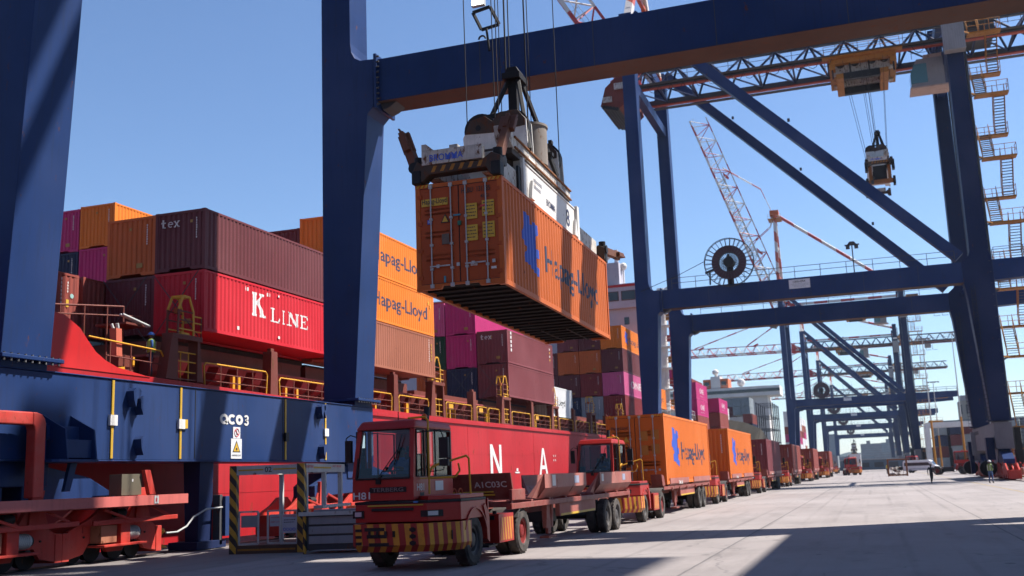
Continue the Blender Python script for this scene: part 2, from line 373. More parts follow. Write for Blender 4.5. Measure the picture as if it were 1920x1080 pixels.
def bogie_parts(root, P, x, yc, side):
    """one corner's equaliser and wheel trucks; side is +1 when the outer face looks to +X"""
    b = P('bogie'); xo = x+side*.62
    g = MB()
    for s in (-1, 1):                                              # upper equaliser limbs, blue
        g.prism('X', [(yc+s*.3, 2.62), (yc+s*2.6, 2.2), (yc+s*3.6, 1.75), (yc+s*3.6, 1.35), (yc+s*.3, 1.45)], x-.45, x+.45, 0)
    g.box(x-.5, yc-1.1, 2.0, x+.5, yc+1.1, 2.62, 0)
    b(g, 'equaliser_beam', [BLUE], .02)
    for k, yt in enumerate((yc-4.2, yc-.3, yc+3.6)):
        g = MB()
        for xx in (x-.5, x+.38):
            g.prism('X', [(yt-1.75, .15), (yt-1.75, .85), (yt-1.0, 1.12), (yt-.5, 1.4), (yt+.1, 1.4), (yt+.5, 1.1), (yt+.75, 1.5), (yt+1.3, 1.5), (yt+1.5, .95), (yt+1.75, .8), (yt+1.75, .15), (yt+1.2, .25), (yt+1.0, .5), (yt+.5, .5), (yt+.3, .25), (yt-.3, .25), (yt-.5, .5), (yt-1.0, .5), (yt-1.2, .25)], xx, xx+.12, 0)
        g.box(x-.36, yt-1.7, .55, x+.36, yt+1.7, .75, 0)
        for d in (-1.95, 1.7): g.box(x-.42, yt+d, .12, x+.52, yt+d+.24, .82, 0)
        for d in (-.75, .75):
            g.cyl((x+.5, yt+d, .42), (x+.58, yt+d, .42), .09, 10, 2)
            g.box(x+.5, yt+d-.5, .78, x+.53, yt+d-.35, .95, 0)
        for d in (-1.2, -.6, 0, .6, 1.2): g.cyl((x+.5, yt+d, .68), (x+.53, yt+d, .68), .03, 6, 2)
        # drive motor, gearbox and guards on the outer side
        g.box(x+.5, yt-.95, .50, x+.85, yt-.35, .95, 3); g.box(x+.5, yt-.25, .42, x+.9, yt+.12, 1.0, 0)
        g.cyl((x+.72, yt+.12, .72), (x+.72, yt+.55, .72), .17, 14, 1); g.cyl((x+.72, yt+.55, .72), (x+.72, yt+.64, .72), .13, 14, 2)
        for q in range(6): g.cyl((x+.72, yt+.16+q*.06, .72), (x+.72, yt+.175+q*.06, .72), .185, 14, 1)
        g.box(x+.45, yt-1.0, .40, x+1.0, yt+.7, .46, 0)
        g.prism('X', [(yt+.75, .95), (yt+1.05, .95), (yt+1.25, 1.9), (yt+.85, 1.9)], x+.42, x+.56, 0)
        g.beam((xo+.25, yt-1.3, 1.02), (xo+.55, yt+1.75, 1.06), .06, .12, 0)
        g.beam((xo+.25, yt-.9, 1.35), (xo+.4, yt-.1, 1.08), .06, .07, 0); g.beam((xo+.2, yt+.9, 1.45), (xo+.5, yt+1.5, 1.1), .06, .07, 0)
        g.cyl((xo+.1, yt-.3, 1.25), (xo+.1, yt+.05, 1.25), .12, 8, 2)
        fr = b(g, 'wheel_truck', [BOGIE, GALV, BLACK, paint('rusty_gearbox', (.30, .12, .07), .7, .5, .2, .7)], .012)
        for d in (-1.15, -.45, .45, 1.15):
            w = MB(); w.cyl((-.09, 0, 0), (.09, 0, 0), .3, 18); w.cyl((.09, 0, 0), (.13, 0, 0), .34, 18)
            w.build('rail_wheel', BLACK, fr, (x, yt+d, .345))
    return b
def crane(y0, label, boom_ang, mast_z, trx, boom_len=50, boom_h=2.7, full_reel=True, front=False, plate=True, near=False):
    root = empty('quay_crane', label, 'container crane', (-4.6, y0+9, 0), group='blue ship-to-shore cranes along the quay')
    L0 = (4.6, -9, 0)
    def add(mb, name, mats, bevel=0.0, label=None, parent=None):
        o = mb.build(name, mats, parent or root, (0, 0, 0) if parent else L0, bevel=bevel, label=label); return o
    P = lambda nm: add
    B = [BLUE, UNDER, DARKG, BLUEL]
    for f in (0.0, 18.0):
        pl = [(-20.6, 5.1), (-19.2, 5.1), (-18.5, 16.8), (-18.2, 17.1), (-18.2, 19.17), (-18.8, 19.2), (-19.05, 19.35), (-19.2, 19.65), (-19.25, 20.05), (-19.3, 48.3), (-20.6, 48.3)]
        g = MB().prism('Y', pl, f, f+1.6)
        g.box(-20.8, f-.2, 5.0, -18.95, f+1.8, 5.1)
        for i in range(9): g.cyl((-19.0, f-.1+i*.22, 4.93), (-19.0, f-.1+i*.22, 5.13), .035, 6, 2)
        for z, s in ((9.6, 1), (10.3, 1.6)):                        # lifting lugs
            g.prism('X', [(f+1.6, z), (f+1.6, z+.42), (f+1.85, z+.42), (f+1.93, z+.3), (f+1.85, z+.18)], -19.3, -19.25, 2)
        for z in (26, 33): g.prism('X', [(f+1.6, z), (f+1.6, z+.5), (f+1.9, z+.35)], -19.6, -19.55, 2)
        add(g, 'waterside_leg', B, .03)
        pl = [(9.9, 5.1), (11.35, 5.1), (11.5, 19.15), (11.3, 19.95), (11.2, 48.3), (9.9, 48.3), (9.75, 20.05), (9.6, 19.65), (9.0, 19.15), (9.0, 17.2), (9.15, 16.3)]
        g = MB().prism('Y', pl, f, f+1.6, 3); g.box(9.6, f-.2, 5.0, 11.65, f+1.8, 5.1, 3)
        g.box(11.36, f+.5, 5.1, 11.56, f+1.1, 47, 2)                 # cable trunk up the leg
        for i in range(40): g.box(11.2, f-.12, 6+i*1.0, 11.35, f, 6.05+i*1.0, 2)
        add(g, 'landside_leg', B, .03)
        g = MB(); g.hexa([(-18.2, f+.08, 17.3), (9.0, f+.08, 17.3), (9.0, f+1.5, 17.3), (-18.2, f+1.5, 17.3), (-18.2, f+.08, 19.15), (9.0, f+.08, 19.15), (9.0, f+1.5, 19.15), (-18.2, f+1.5, 19.15)])
        for x in (-13.5, -8.8, -4.1, .6, 5.3): g.box(x, f+.07, 17.3, x+.03, f+.079, 19.15, 2)
        g.box(-18.2, f+.04, 17.285, 9.0, f+1.54, 17.299, 1)  # brown sheet covering the underside of the beam
        for x in (-18.08,): g.box(x-.06, f-.1, 17.0, x+.06, f+1.7, 19.35)
        for i in range(10): g.cyl((-18.1, f-.06, 17.15+i*.23), (-17.9, f-.06, 17.15+i*.23), .04, 6, 2)
        g.prism('Y', [(-18.02, 17.28), (-17.3, 17.28), (-17.6, 17.08), (-17.9, 16.98)], f+.3, f+1.2, 2)
        g.prism('Y', [(11.5, 17.3), (21.5, 17.7), (21.5, 19.15), (11.5, 19.15)], f+.1, f+1.4)
        
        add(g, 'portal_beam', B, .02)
        g = MB(); g.beam((8.9, f+.8, 19.7), (-19.25, f+.8, 48.2), .95, 1.0)
        for t in (.25, .5, .75):
            q = Vector((8.9, f+.8, 19.7)).lerp(Vector((-19.25, f+.8, 48.2)), t); g.box(q.x+.3, f+.75, q.z+.6, q.x+.55, f+.85, q.z+.95, 2)
        add(g, 'diagonal_brace', B, .02)
        if not near:
            g = MB(); rail_run(g, (-17, f+.2, 19.15), (8.5, f+.2, 19.15)); rail_run(g, (11.7, f+.2, 19.15), (21.3, f+.2, 19.15)); rail_run(g, (11.7, f+1.3, 19.15), (21.3, f+1.3, 19.15))
            add(g, 'portal_handrail', [DARKG])
    for x0, x1, nm in ((-20.55, -19.2, 'waterside_sill_beam'), (9.9, 11.3, 'landside_sill_beam')):
        g = MB(); ya = -1.4 if not near else -6
        g.box(x0, ya, 2.64, x1, 19.55, 4.78)
        g.box(x0-.04, ya-.02, 2.60, x1+.04, 19.6, 2.637, 0); g.box(x0-.04, ya-.02, 4.783, x1+.04, 19.6, 4.82)
        for f in (0, 18): g.box(x0+.05, f+.05, 4.82, x1-.05, f+1.55, 5.0)
        add(g, nm, B if x0 < 0 else [paint('grey_white_sill', (.12, .115, .13), .6, .4, .5, .2, spec=.3)]*4, .015)
        if x0 > 0:
            g = MB(); random.seed(4); y = 13.0
            while y < 17.5: d = random.uniform(.25, .5); g.box(x0-.02, y, 4.2, x0-.003, y+d, 4.55); y += d+.12
            add(g, 'stencil_marks', [DARKG])
    for x, s in ((-19.9, 1), (10.6, -1)):
        for yc in (.8, 18.8): bogie_parts(root, P, x, yc, 1)
    # cross ties, girder, rails
    g = MB()
    for x in (-19.95, 10.55):
        for z in (41.0, 46.3): g.cut(); g.beam((x, 1.6, z), (x, 18, z), .8, 1.1)
    g.cut(); g.beam((10.4, 1.6, 18.9), (10.4, 18, 18.9), .35, .3)
    add(g, 'cross_tie', B, .02)
    g = MB(); truss(g, -21.5, 34, 6, 11.5, 8.75, 42.3, 45.0, 3.5, 0, 2)
    for y in (6, 11.5): g.box(-21.5, y-.28, 41.9, 34, y+.28, 42.0, 1)
    add(g, 'boom_girder', [BLUEL, paint('red_rail_flange', (.35, .06, .03), .6, .4, 0, .4), DARKG])
    g = MB()
    for y, s in ((4.9, 1), (12.7, -1)):
        g.cut()
        g.box(-21, y-.35, 42.0, 34, y+.35, 42.06); rail_run(g, (-21, y-s*.35, 42.06), (34, y-s*.35, 42.06), n=26)
    add(g, 'girder_walkway', [DARKG])
    # boom, swung about its hinge
    g = MB(); truss(g, 0, -boom_len, -2.8, 2.8, 0, 0, boom_h, boom_h*.9+1.0, 0, 0, .45, .35, .15)
    if boom_h > 3: truss(g, 0, -boom_len*.7, -2.8, 2.8, 0, 0, boom_h*.5, 2.2, 2, 2, .2, .2, .12); g.beam((0, 0, boom_h*.45), (-boom_len*.9, 0, boom_h*.45), .5, .3, 2)
    g.prism('Y', [(0.6, 1.0), (-2.5, 2.6), (-2.5, -.8), (0.6, -.6)], -1.2, 1.2, 1)
    for k in (-boom_len*.33, -boom_len*.72): g.prism('Y', [(k, 2.6), (k+2.2, 3.6), (k+2.6, 3.2), (k+1.2, 2.4)], -.3, .3, 1)
    rail_run(g, (0, -3.2, .1), (-boom_len, -3.2, .1), n=18, m=2)
    o = g.build('boom', [RWS, REDW, GALV], root, (L0[0]-21.6, L0[1]+8.75, 42.4), (0, math.radians(boom_ang), 0))
    if boom_ang > 10:                                               # machinery hanging at the hinge of the raised boom
        g = MB(); g.prism('Y', [(-21.3, 44.5), (-23.6, 42.6), (-24.2, 40.6), (-22.4, 39.9), (-20.9, 41.2)], 5.2, 12.2, 1)
        g.box(-22.6, 5.0, 42.2, -21.4, 5.2, 42.9, 0); g.box(-23.9, 5.0, 40.9, -22.9, 5.2, 41.5, 0)
        for q in range(5): g.cyl((-23.8+q*.35, 5.0, 40.4-.1*q), (-23.8+q*.35, 12.4, 40.4-.1*q), .22, 8, 2)
        add(g, 'boom_hinge', [WHITED, paint('stained_red_hinge', (.16, .03, .02), .6, .7, .4, .6), BLACK])
    # mast, stays, horizontal tie
    g = MB()
    for y in (.8, 18.8-.8): g.beam((-20, y, 47), (-20.0, 8.75+(y-8.75)*.10, mast_z-1), .8, .8)
    g.beam((-20, 2.4, 47+(mast_z-47)*.25), (-20, 15.2, 47+(mast_z-47)*.25), .5, .5); g.beam((-20, 5, 47+(mast_z-47)*.6), (-20, 12.6, 47+(mast_z-47)*.6), .4, .4)
    g.box(-21.2, 7.0, mast_z-1, -18.8, 10.5, mast_z+.4, 1); g.box(-21.8, 6.2, mast_z-2.2, -18.2, 11.3, mast_z-2.05, 2)
    rail_run(g, (-21.8, 6.2, mast_z-2.05), (-18.2, 6.2, mast_z-2.05), m=2); rail_run(g, (-21.8, 11.3, mast_z-2.05), (-18.2, 11.3, mast_z-2.05), m=2)
    for q in range(14): g.cyl((-19.4, 8.2, 48+q*(mast_z-50)/13), (-19.4, 9.3, 48+q*(mast_z-50)/13), .05, 5, 2)
    add(g, 'mast', [RWM, paint('red_brown_steel', (.40, .09, .03), .6, .4, .3, .4), ORY], .02)
    g = MB()
    for y in (7.6, 9.9): g.cut(); g.cyl((-19.6, y, mast_z-.6), (10.5, y*1.0, 48), .26, 8)
    add(g, 'backstay', [RWS])
    g = MB()
    for y in (8.0, 9.5): g.cut(); g.beam((-18.6, y, 45.7), (9.8, y, 45.7), .3, .45)
    add(g, 'striped_tie_beam', [RWS])
    g = MB()
    a = math.radians(boom_ang)
    for t in (.36, .74):
        g.cut()
        d = boom_len*t; q = (-21.6-d*math.cos(a)+3.0*math.sin(a), 8.75, 42.4+d*math.sin(a)+3.0*math.cos(a))
        if boom_ang < 10:
            for y in (-.7, .7): g.cyl((-20.4, 8.75+y, mast_z-.3), (q[0], 8.75+y, q[2]), .12, 6)
        else:
            e = Vector((-20.4, 8.75, mast_z-.3)).lerp(Vector(q), .5)+Vector((5.0*t, 0, 0))
            for y in (-.7, .7): g.tube([(-20.4, 8.75+y, mast_z-.3), (e.x, e.y+y, e.z), (q[0], 8.75+y, q[2])], .10, 6)
    add(g, 'forestay', [RWS])
    g = MB()                                                        # festoon cables looping under the girder
    for i in range(22):
        x = -19+i*1.25
        if abs(x-trx) < 4: continue
        g.tube([(x, 5.1, 41.9), (x+.3, 5.1, 41.3), (x+.62, 5.1, 41.15), (x+.95, 5.1, 41.3), (x+1.25, 5.1, 41.9)], .03, 4)
    g.box(-20, 5.05, 41.9, 33, 5.15, 42.0)
    add(g, 'festoon_cable', [BLACK])
    # trolley and operator cab

    g = MB()
    g.box(-3.2, -3.3, -.5, 3.2, -2.6, .1, 1); g.box(-3.2, 2.6, -.5, 3.2, 3.3, .1, 1); g.box(-3.2, -3.2, -1.0, -2.6, 3.2, -.4, 1); g.box(2.6, -3.2, -1.0, 3.2, 3.2, -.4, 1)
    g.box(-2.9, -2.2, -1.2, 2.9, -1.5, -.2, 0); g.box(-2.9, 1.5, -1.2, 2.9, 2.2, -.2, 0)
    for x in (-2.1, -.7, .9, 2.1): g.cyl((x, -2.4, -.2), (x, 2.4, -.2), .45, 12, 2)
    for x in (-1.6, 1.4): g.box(x-.5, -1.3, .0, x+.5, 1.3, .8, 3)
    g.box(-2.6, -2.8, -1.9, -1.9, 2.8, -1.4, 1); g.box(1.6, -2.8, -1.9, 2.4, 2.8, -1.4, 1); g.box(-1.9, -2.6, -2.0, 1.6, -2.1, -1.3, 2); g.box(-1.9, 1.9, -2.0, 1.6, 2.5, -1.3, 2)
    for x in (-2.9, -1.2, .6, 2.9): g.box(x-.08, -3.0, -1.9, x+.08, -2.8, -.4, 2)
    rail_run(g, (-3.6, -3.8, .1), (3.6, -3.8, .1), n=5, m=1); rail_run(g, (-3.6, 3.8, .1), (3.6, 3.8, .1), n=5, m=1); rail_run(g, (-3.6, -3.8, .1), (-3.6, 3.8, .1), n=3, m=1)
    g.box(-3.8, -4.0, -.02, 3.8, -3.1, .09, 1)
    tr = g.build('trolley', [WHITED, ORY, BLACK, GALV], root, (L0[0]+trx, L0[1]+8.75, 41.9))
    g = MB(); g.prism('Y', [(-1.7, -3.6), (1.4, -3.6), (1.4, -.7), (-1.1, -.7), (-1.7, -2.0)], -1.1, 1.1)
    g.box(-1.9, -1.3, -3.75, 1.8, 1.3, -3.6, 1); g.box(-.4, -1.0, -.7, 1.3, 1.0, -.3, 1); rail_run(g, (-1.5, -1.25, -.7), (1.6, -1.25, -.7), n=2, m=2)
    cb = g.build('operator_cab', [GREYP, paint('pinkish_cab_floor', (.45, .33, .28), .6, .6, .2, .3), DARKG], tr, (6.2, 0, .2))
    g = MB(); g.prism('Y', [(-1.72, -3.2), (-.2, -3.2), (-.2, -1.2), (-1.35, -1.2), (-1.72, -2.0)], -1.13, -1.105); g.prism('Y', [(-1.72, -3.2), (-.2, -3.2), (-.2, -1.2), (-1.35, -1.2), (-1.72, -2.0)], 1.105, 1.13)
    g.box(-1.76, -.95, -3.3, -1.71, .95, -2.1)
    g.build('cab_window', [flat('teal_cab_glass', (.06, .16, .18), .15)], cb)
    # cable reel on the front portal beam
    g = MB(); c = (-11.3, -.42, 21.15); nb = 30
    for y in (-.62, -.22): g.ring((c[0], y, c[2]), 'Y', 2.32, .035, 40, 0); g.ring((c[0], y, c[2]), 'Y', .95, .03, 24, 0)
    for i in range(nb):
        a = 2*math.pi*i/nb; u = Vector((math.cos(a), 0, math.sin(a)))
        for y in (-.62, -.22): g.beam(Vector((c[0], y, c[2]))+u*.35, Vector((c[0], y, c[2]))+u*2.32, .05, .03, 0, up=(0, 1, 0))
        g.beam(Vector((c[0], -.62, c[2]))+u*2.32, Vector((c[0], -.22, c[2]))+u*2.32, .04, .04, 0)
    ro = 2.1 if full_reel else 1.62
    g.lathe([(.95, -.60), (ro, -.60), (ro+.02, -.42), (ro, -.24), (.95, -.24), (.95, -.60)], (c[0], 0, c[2]), 'Y', 40, 1)
    g.cyl((c[0], -.75, c[2]), (c[0], .3, c[2]), .5, 16, 2); g.box(c[0]-.3, -.15, 19.1, c[0]+.3, .1, 21.3, 2)
    g.box(c[0]-.12, -.72, 20.5, c[0]+.12, -.62, 21.9, 2)
    g.cyl((c[0]-1.9, -.5, 19.15), (c[0]-1.85, -.5, 20.4), .09, 6, 2); g.beam((c[0]-2.3, -.5, 20.3), (c[0]-1.4, -.5, 20.6), .15, .2, 2)
    g.tube([(c[0]-2.25, -.4, 21.5), (c[0]-5, -.2, 20.4), (-20, -.1, 19.2)], .03, 5, 2)
    add(g, 'cable_reel', [DARKG, CABLED, BLACK])
    if plate:
        g = MB(); g.box(-6.0, .03, 18.13, -4.1, .068, 18.98)
        g.text('LIEBHERR', .26, (-5.05, .026, 18.68), (1, 0, 0), (0, 0, 1), 1, width=1.15, align='C')
        if front: 
            for i, w in enumerate((1.55, 1.35, .95)):
                x = -5.05-w/2; random.seed(i)
                while x < -5.05+w/2: d = random.uniform(.05, .16); g.box(x, .024, 18.52-i*.13, x+d, .029, 18.56-i*.13, 2); x += d+.035
        add(g, 'name_plate', [flat('plate_white', (.55, .55, .57)), KTXT, flat('plate_grey', (.25, .25, .28))])
    g = MB(); g.cyl((-.1, .2, 19.15), (-.1, .2, 21.8), .06, 6); g.box(-.75, .1, 21.7, .55, .3, 21.8); g.box(-.65, 0, 21.4, -.3, .4, 21.7); g.box(.1, 0, 21.4, .45, .4, 21.7); g.prism('Y', [(-.5, 21.8), (.3, 21.8), (.1, 22.05), (-.3, 22.05)], .05, .35)
    add(g, 'floodlight_post', [DARKG])
    g = MB()                                                        # ladders, trunking and cable drums low on the landside legs
    for f in (0, 18):
        g.cut(); g.box(9.2, f-.5, 1.7, 9.85, f+.6, 3.6, 0); g.cut(); g.box(11.6, f+.2, 1.0, 12.1, f+1.4, 4.4, 1); g.cut(); g.cyl((9.4, f+1.9, 1.0), (9.4, f+2.6, 1.0), .7, 14, 1)
        g.cut(); g.box(9.5, f-.07, 5.2, 9.53, f-.02, 17, 1); g.box(9.82, f-.07, 5.2, 9.85, f-.02, 17, 1)
        for i in range(30): g.box(9.53, f-.06, 5.4+i*.38, 9.82, f-.03, 5.44+i*.38, 1)
    add(g, 'ground_equipment', [BLUEL, BLACK])
    # stair tower on the landside leg
    g = MB(); z = 4.6; k = 0; xs = (12.2, 13.7)
    while z < 41.5:
        xa = xs[k % 2]+.5*math.sin(z*.0); ya, yb = (3.2, 5.4) if k % 2 == 0 else (5.4, 3.2)
        h = 3.05
        for s in (0, .95): g.beam((xa+s, ya, z), (xa+s, yb, z+h), .05, .22, 1)
        for i in range(13):
            t = (i+.5)/13; g.box(xa, ya+(yb-ya)*t-.11, z+h*t-.015, xa+.95, ya+(yb-ya)*t+.11, z+h*t+.02, 0)
        for s in (-.03, .98):
            g.cyl((xa+s, ya, z+1.05), (xa+s, yb, z+h+1.05), .028, 5, 2); g.cyl((xa+s, ya, z+.55), (xa+s, yb, z+h+.55), .02, 5, 2)
            for i in (0, .5, 1): g.cyl((xa+s, ya+(yb-ya)*i, z+h*i), (xa+s, ya+(yb-ya)*i, z+h*i+1.05), .022, 5, 2)
        z += h
        yp = yb; y2 = yp+(1.1 if yb > ya else -1.1)
        g.box(12.0, min(yp, y2), z-.12, 14.9, max(yp, y2), z+.03, 2 if k % 2 == 0 else 1)
        rail_run(g, (12.0, y2, z), (14.9, y2, z), n=3, m=2); rail_run(g, (14.9, yp, z), (14.9, y2, z), n=1, m=2)
        g.beam((11.3, 1.2, z-.5), (12.1, y2, z-.06), .12, .12, 0); g.beam((11.4, 1.2, z-.06), (12.1, y2, z-.06), .15, .15, 1)
        k += 1
    for x, y in ((12.0, 2.4), (14.9, 2.4), (12.0, 6.3), (14.9, 6.3)): g.cyl((x, y, .1), (x, y, 4.6), .07, 6, 2)
    for zz in (.15, 1.4, 2.6, 4.5):
        for a, b_ in (((12.0, 2.4), (14.9, 2.4)), ((12.0, 6.3), (14.9, 6.3)), ((12, 2.4), (12, 6.3)), ((14.9, 2.4), (14.9, 6.3))): g.beam((*a, zz), (*b_, zz), .08, .1, 2)
    g.box(12.0, 2.4, 4.5, 14.9, 6.3, 4.56, 2)
    for sx in (12.5, 13.4): g.beam((sx, 2.8, .1), (sx, 6.0, 4.5), .05, .2, 2)
    for i in range(14): g.box(12.5, 2.8+3.2*(i+.5)/14-.1, .1+4.4*(i+.5)/14, 13.4, 2.8+3.2*(i+.5)/14+.1, .14+4.4*(i+.5)/14, 0)
    add(g, 'stair_tower', [DARKG, ORY, ORY])
    # platforms and cabinets near the portal level and the top
    g = MB(); g.box(12.0, .2, 17.5, 19, 2.2, 17.62); rail_run(g, (12.0, .2, 17.62), (19, .2, 17.62), n=5); rail_run(g, (12, .2, 17.62), (12, 2.2, 17.62), n=1)
    g.cut(); g.box(11.4, -.9, 42.6, 15.6, 1.4, 42.75); rail_run(g, (11.4, -.9, 42.75), (15.6, -.9, 42.75), n=5, m=0)
    add(g, 'service_platform', [ORY])
    g = MB(); g.box(9.6, -1.15, 38.6, 11.4, -.05, 42.4)
    for i in range(9): g.box(9.65+i*.2, -1.2, 38.7, 9.72+i*.2, -1.15, 42.3)
    g.box(9.7, -.6, 42.9, 11.3, -.1, 43.9, 1); g.box(9.85, -.64, 43.1, 11.1, -.6, 43.55, 2)
    add(g, 'electrical_cabinet', [GREYP, BLUEL, WHITE], .02)
    g = MB(); g.box(9.5, 17.1, 1.7, 12.2, 17.9, 4.55); g.box(9.9, 17.05, 4.1, 11.8, 17.1, 4.4, 1); g.box(11.0, 17.06, 2.2, 11.04, 17.1, 3.8, 1)
    g.box(9.2, 16.9, .4, 9.6, 17.6, 2.2, 2); g.box(12.3, -1.1, .35, 13.6, 0.2, 1.4, 2)
    add(g, 'electrical_cabinet', [GREYP, DARKG, BLUEL], .02)
    g = MB()
    for q in range(3): g.tube([(18.5+q*2.0, 9.0, 42), (18.5+q*2.0, 9.0, 39.5), (20.0+q*2.0, 9, 39.5)], .06, 5)
    
    if near:
        g.box(15.7, 1.6, 46.2, 26, 20.2, 51.0, 1); g.box(15.4, 1.3, 51.0, 26.3, 20.5, 51.2, 0); g.box(15.5, .8, 45.9, 26.2, 21, 46.2, 0)  # unseen house on this crane alone, sized to shade the leading tractor
        for i in range(11): g.box(15.9+i*.95, 1.55, 46.4, 16+i*.95, 1.6, 50.8, 0)
        for x in (16.5, 21, 25):
            g.beam((x, 2, 45.9), (x, 6, 42.6), .3, .3); g.beam((x, 20, 45.9), (x, 11.5, 42.6), .3, .3); g.beam((x, .9, 45.8), (x, 20.9, 45.8), .35, .4)
        rail_run(g, (15.5, .8, 46.2), (26.2, .8, 46.2), n=6)
    else:
        g.box(12, 6.5, 42.7, 15, 11, 45.5, 0); g.box(20, 7.5, 40.2, 22, 9.5, 41.6, 1); rail_run(g, (12, 5, 42.7), (30, 5, 42.7), n=9)
    add(g, 'machinery_house', [DARKG, GREYP])
    return root, tr, add
c2, tr2, _ = crane(99.5, 'second navy crane, with raised red boom and open cable reel, right of the hanging container', 60, 58, 2.6, full_reel=False, front=True)
crane(285, 'third navy crane along the quay, its tall lattice boom raised', 71.5, 72, -1, boom_len=62, boom_h=4.6)
crane(375, 'navy blue crane fourth along the quay with lattice boom lowered over the ships', 0.6, 58, -6)
crane(485, 'navy blue crane fifth along the quay, its lowered boom the smaller of the two', 0, 56, 0, boom_len=44)
crane(640, 'farthest navy blue crane, its portal framing the hazy city', 0, 56, -3, boom_len=44)
c1, tr1, add1 = crane(19.3, 'nearest navy crane marked QC03, its two waterside legs framing the ship', 0, 58, -5.2, plate=False, near=True)
for ch in list(c1.children):
    if ch.name.startswith('cable_reel') or ch.name.startswith('floodlight_post'): bpy.data.objects.remove(ch)
# --- details of the near crane (crane space: y measured from its front frame at 19.3)
g = MB(); 
def heavy(g, polys, y, z, sc):                                       # fat stencilled characters
    for q in polys: g.prism('X', [(y+a*sc*1.22, z+b*sc*.9) for a, b in q], -19.198, -19.185)
def arcp(cx, cy, ro, ri, a0, a1, n=14, sy=1.0):
    A = [(cx+ro*math.cos(math.radians(a0+(a1-a0)*i/n)), cy+sy*ro*math.sin(math.radians(a0+(a1-a0)*i/n))) for i in range(n+1)]
    B_ = [(cx+ri*math.cos(math.radians(a0+(a1-a0)*i/n)), cy+sy*ri*math.sin(math.radians(a0+(a1-a0)*i/n))) for i in range(n+1)]
    return [[A[i], A[i+1], B_[i+1], B_[i]] for i in range(n)]
heavy(g, arcp(.5, .5, .5, .24, 0, 360, 24)+[[(.55, .30), (.72, .42), (1.02, .06), (.84, -.04)]], 8.84, 3.77, .36)
heavy(g, arcp(.5, .5, .5, .24, 45, 315, 20), 9.28, 3.77, .36)
heavy(g, arcp(.42, .5, .46, .17, 0, 360, 20, 1.08), 9.72, 3.77, .36)
heavy(g, arcp(.38, .74, .29, .11, -100, 160, 14)+arcp(.38, .27, .31, .12, -160, 100, 14)+[[(.24, .43), (.42, .43), (.42, .60), (.24, .60)]], 10.14, 3.77, .36)
 
add1(g, 'crane_number', [WTXT])
g = MB(); xs = -19.18
g.box(-19.2, 9.55, 3.34, xs, 9.95, 3.70, 0); g.ring((xs+.004, 9.75, 3.52), 'X', .125, .014, 24, 1, 4); g.beam((xs+.004, 9.66, 3.61), (xs+.004, 9.84, 3.43), .01, .028, 1, up=(1, 0, 0))
g.box(xs, 9.73, 3.44, xs+.003, 9.77, 3.56, 2); g.cyl((xs, 9.75, 3.59), (xs+.003, 9.75, 3.59), .02, 8, 2)
g.box(-19.2, 9.44, 2.70, xs, 10.04, 3.33, 0)
g.prism('X', [(9.52, 2.90), (9.96, 2.90), (9.74, 3.28)], xs, xs+.003, 2); g.prism('X', [(9.575, 2.93), (9.905, 2.93), (9.74, 3.215)], xs+.003, xs+.006, 3)
g.cyl((xs+.006, 9.74, 3.0), (xs+.009, 9.74, 3.0), .045, 8, 2)
g.text('SUSPENDED LOAD', .07, (xs+.004, 9.74, 2.78), (0, 1, 0), (0, 0, 1), 2, width=.5, align='C')
add1(g, 'warning_sign', [flat('plate_white', (.55, .55, .57)), RTXT, KTXT, YPLT])
g = MB()
for i, y in enumerate((3.9, 6.85, 12.72, 15.55)):
    g.cut()
    g.box(-19.198, y-.045, 2.68, -19.17, y+.045, 4.76, 0); z = 3.55
    if i != 2: g.box(-19.198, y-.14, z, -19.12, y+.14, z+.28, 1)
    if i == 1: g.box(-19.198, y+.14, z+.02, -19.13, y+.28, z+.28, 0)
    if i == 2: g.box(-19.198, y-.1, 3.3, -19.1, y+.1, 3.6, 2)
add1(g, 'yellow_conduit', [YPLT, WHITE, BLACK])
g = MB()
def lug(y, z, s=1.0):
    g.prism('X', [(y, z), (y+.03, z-.35*s), (y+.12, z-.62*s), (y+.16, z-.3*s), (y+.42*s, z-.16*s), (y+.46*s, z), (y+.36*s, z+.12*s), (y+.1, z+.12*s)], -19.2, -18.95, 0)
for y, z in ((4.45, 4.5), (4.75, 4.3), (4.8, 3.2), (14.85, 4.6), (15.05, 4.62), (15.0, 3.15)): g.cut(); lug(y, z, .7)
add1(g, 'lifting_lug', [BLUE, BLACK])
g = MB()
for y in (7.56, 12.55): g.cut(); g.box(-19.2, y, 2.7, -19.19, y+.03, 4.75)
add1(g, 'weld_seam', [BLACK])
g = MB()                                                            # blue stowage bracket on the sill beam
g.prism('Z', [(-19.2, .9), (-18.5, 1.0), (-18.4, 1.15), (-18.4, 2.5), (-19.2, 2.5)], 2.55, 2.62, 0)
g.prism('X', [(.95, 2.3), (.95, 3.5), (1.25, 3.5), (1.25, 2.3)], -19.2, -18.9, 0)
for y in (1.35, 2.35): g.prism('Y', [(-19.2, 3.75), (-18.75, 3.5), (-18.45, 3.35), (-18.35, 2.62), (-19.2, 2.62)], y, y+.05, 0)
g.box(-19.2, 1.4, 2.65, -18.5, 2.35, 3.1, 0); g.box(-19.2, .95, 3.1, -18.9, 2.35, 3.45, 0)
g.prism('X', [(2.35, 2.6), (2.1, 1.85), (1.9, 1.85), (2.1, 2.6)], -19.0, -18.9, 0)
add1(g, 'stowage_bracket', [BLUE], .01)
g = MB()                                                            # red loop guard and the long faded walkway bar
g.box(-18.9, -5, 3.42, -18.62, .5, 3.72, 0); g.prism('X', [(.5, 3.42), (.55, 3.38), (.58, 3.3), (.58, 1.72), (.92, 1.72), (.92, 3.45), (.88, 3.58), (.78, 3.68), (.62, 3.72), (.5, 3.72)], -18.9, -18.62, 0)
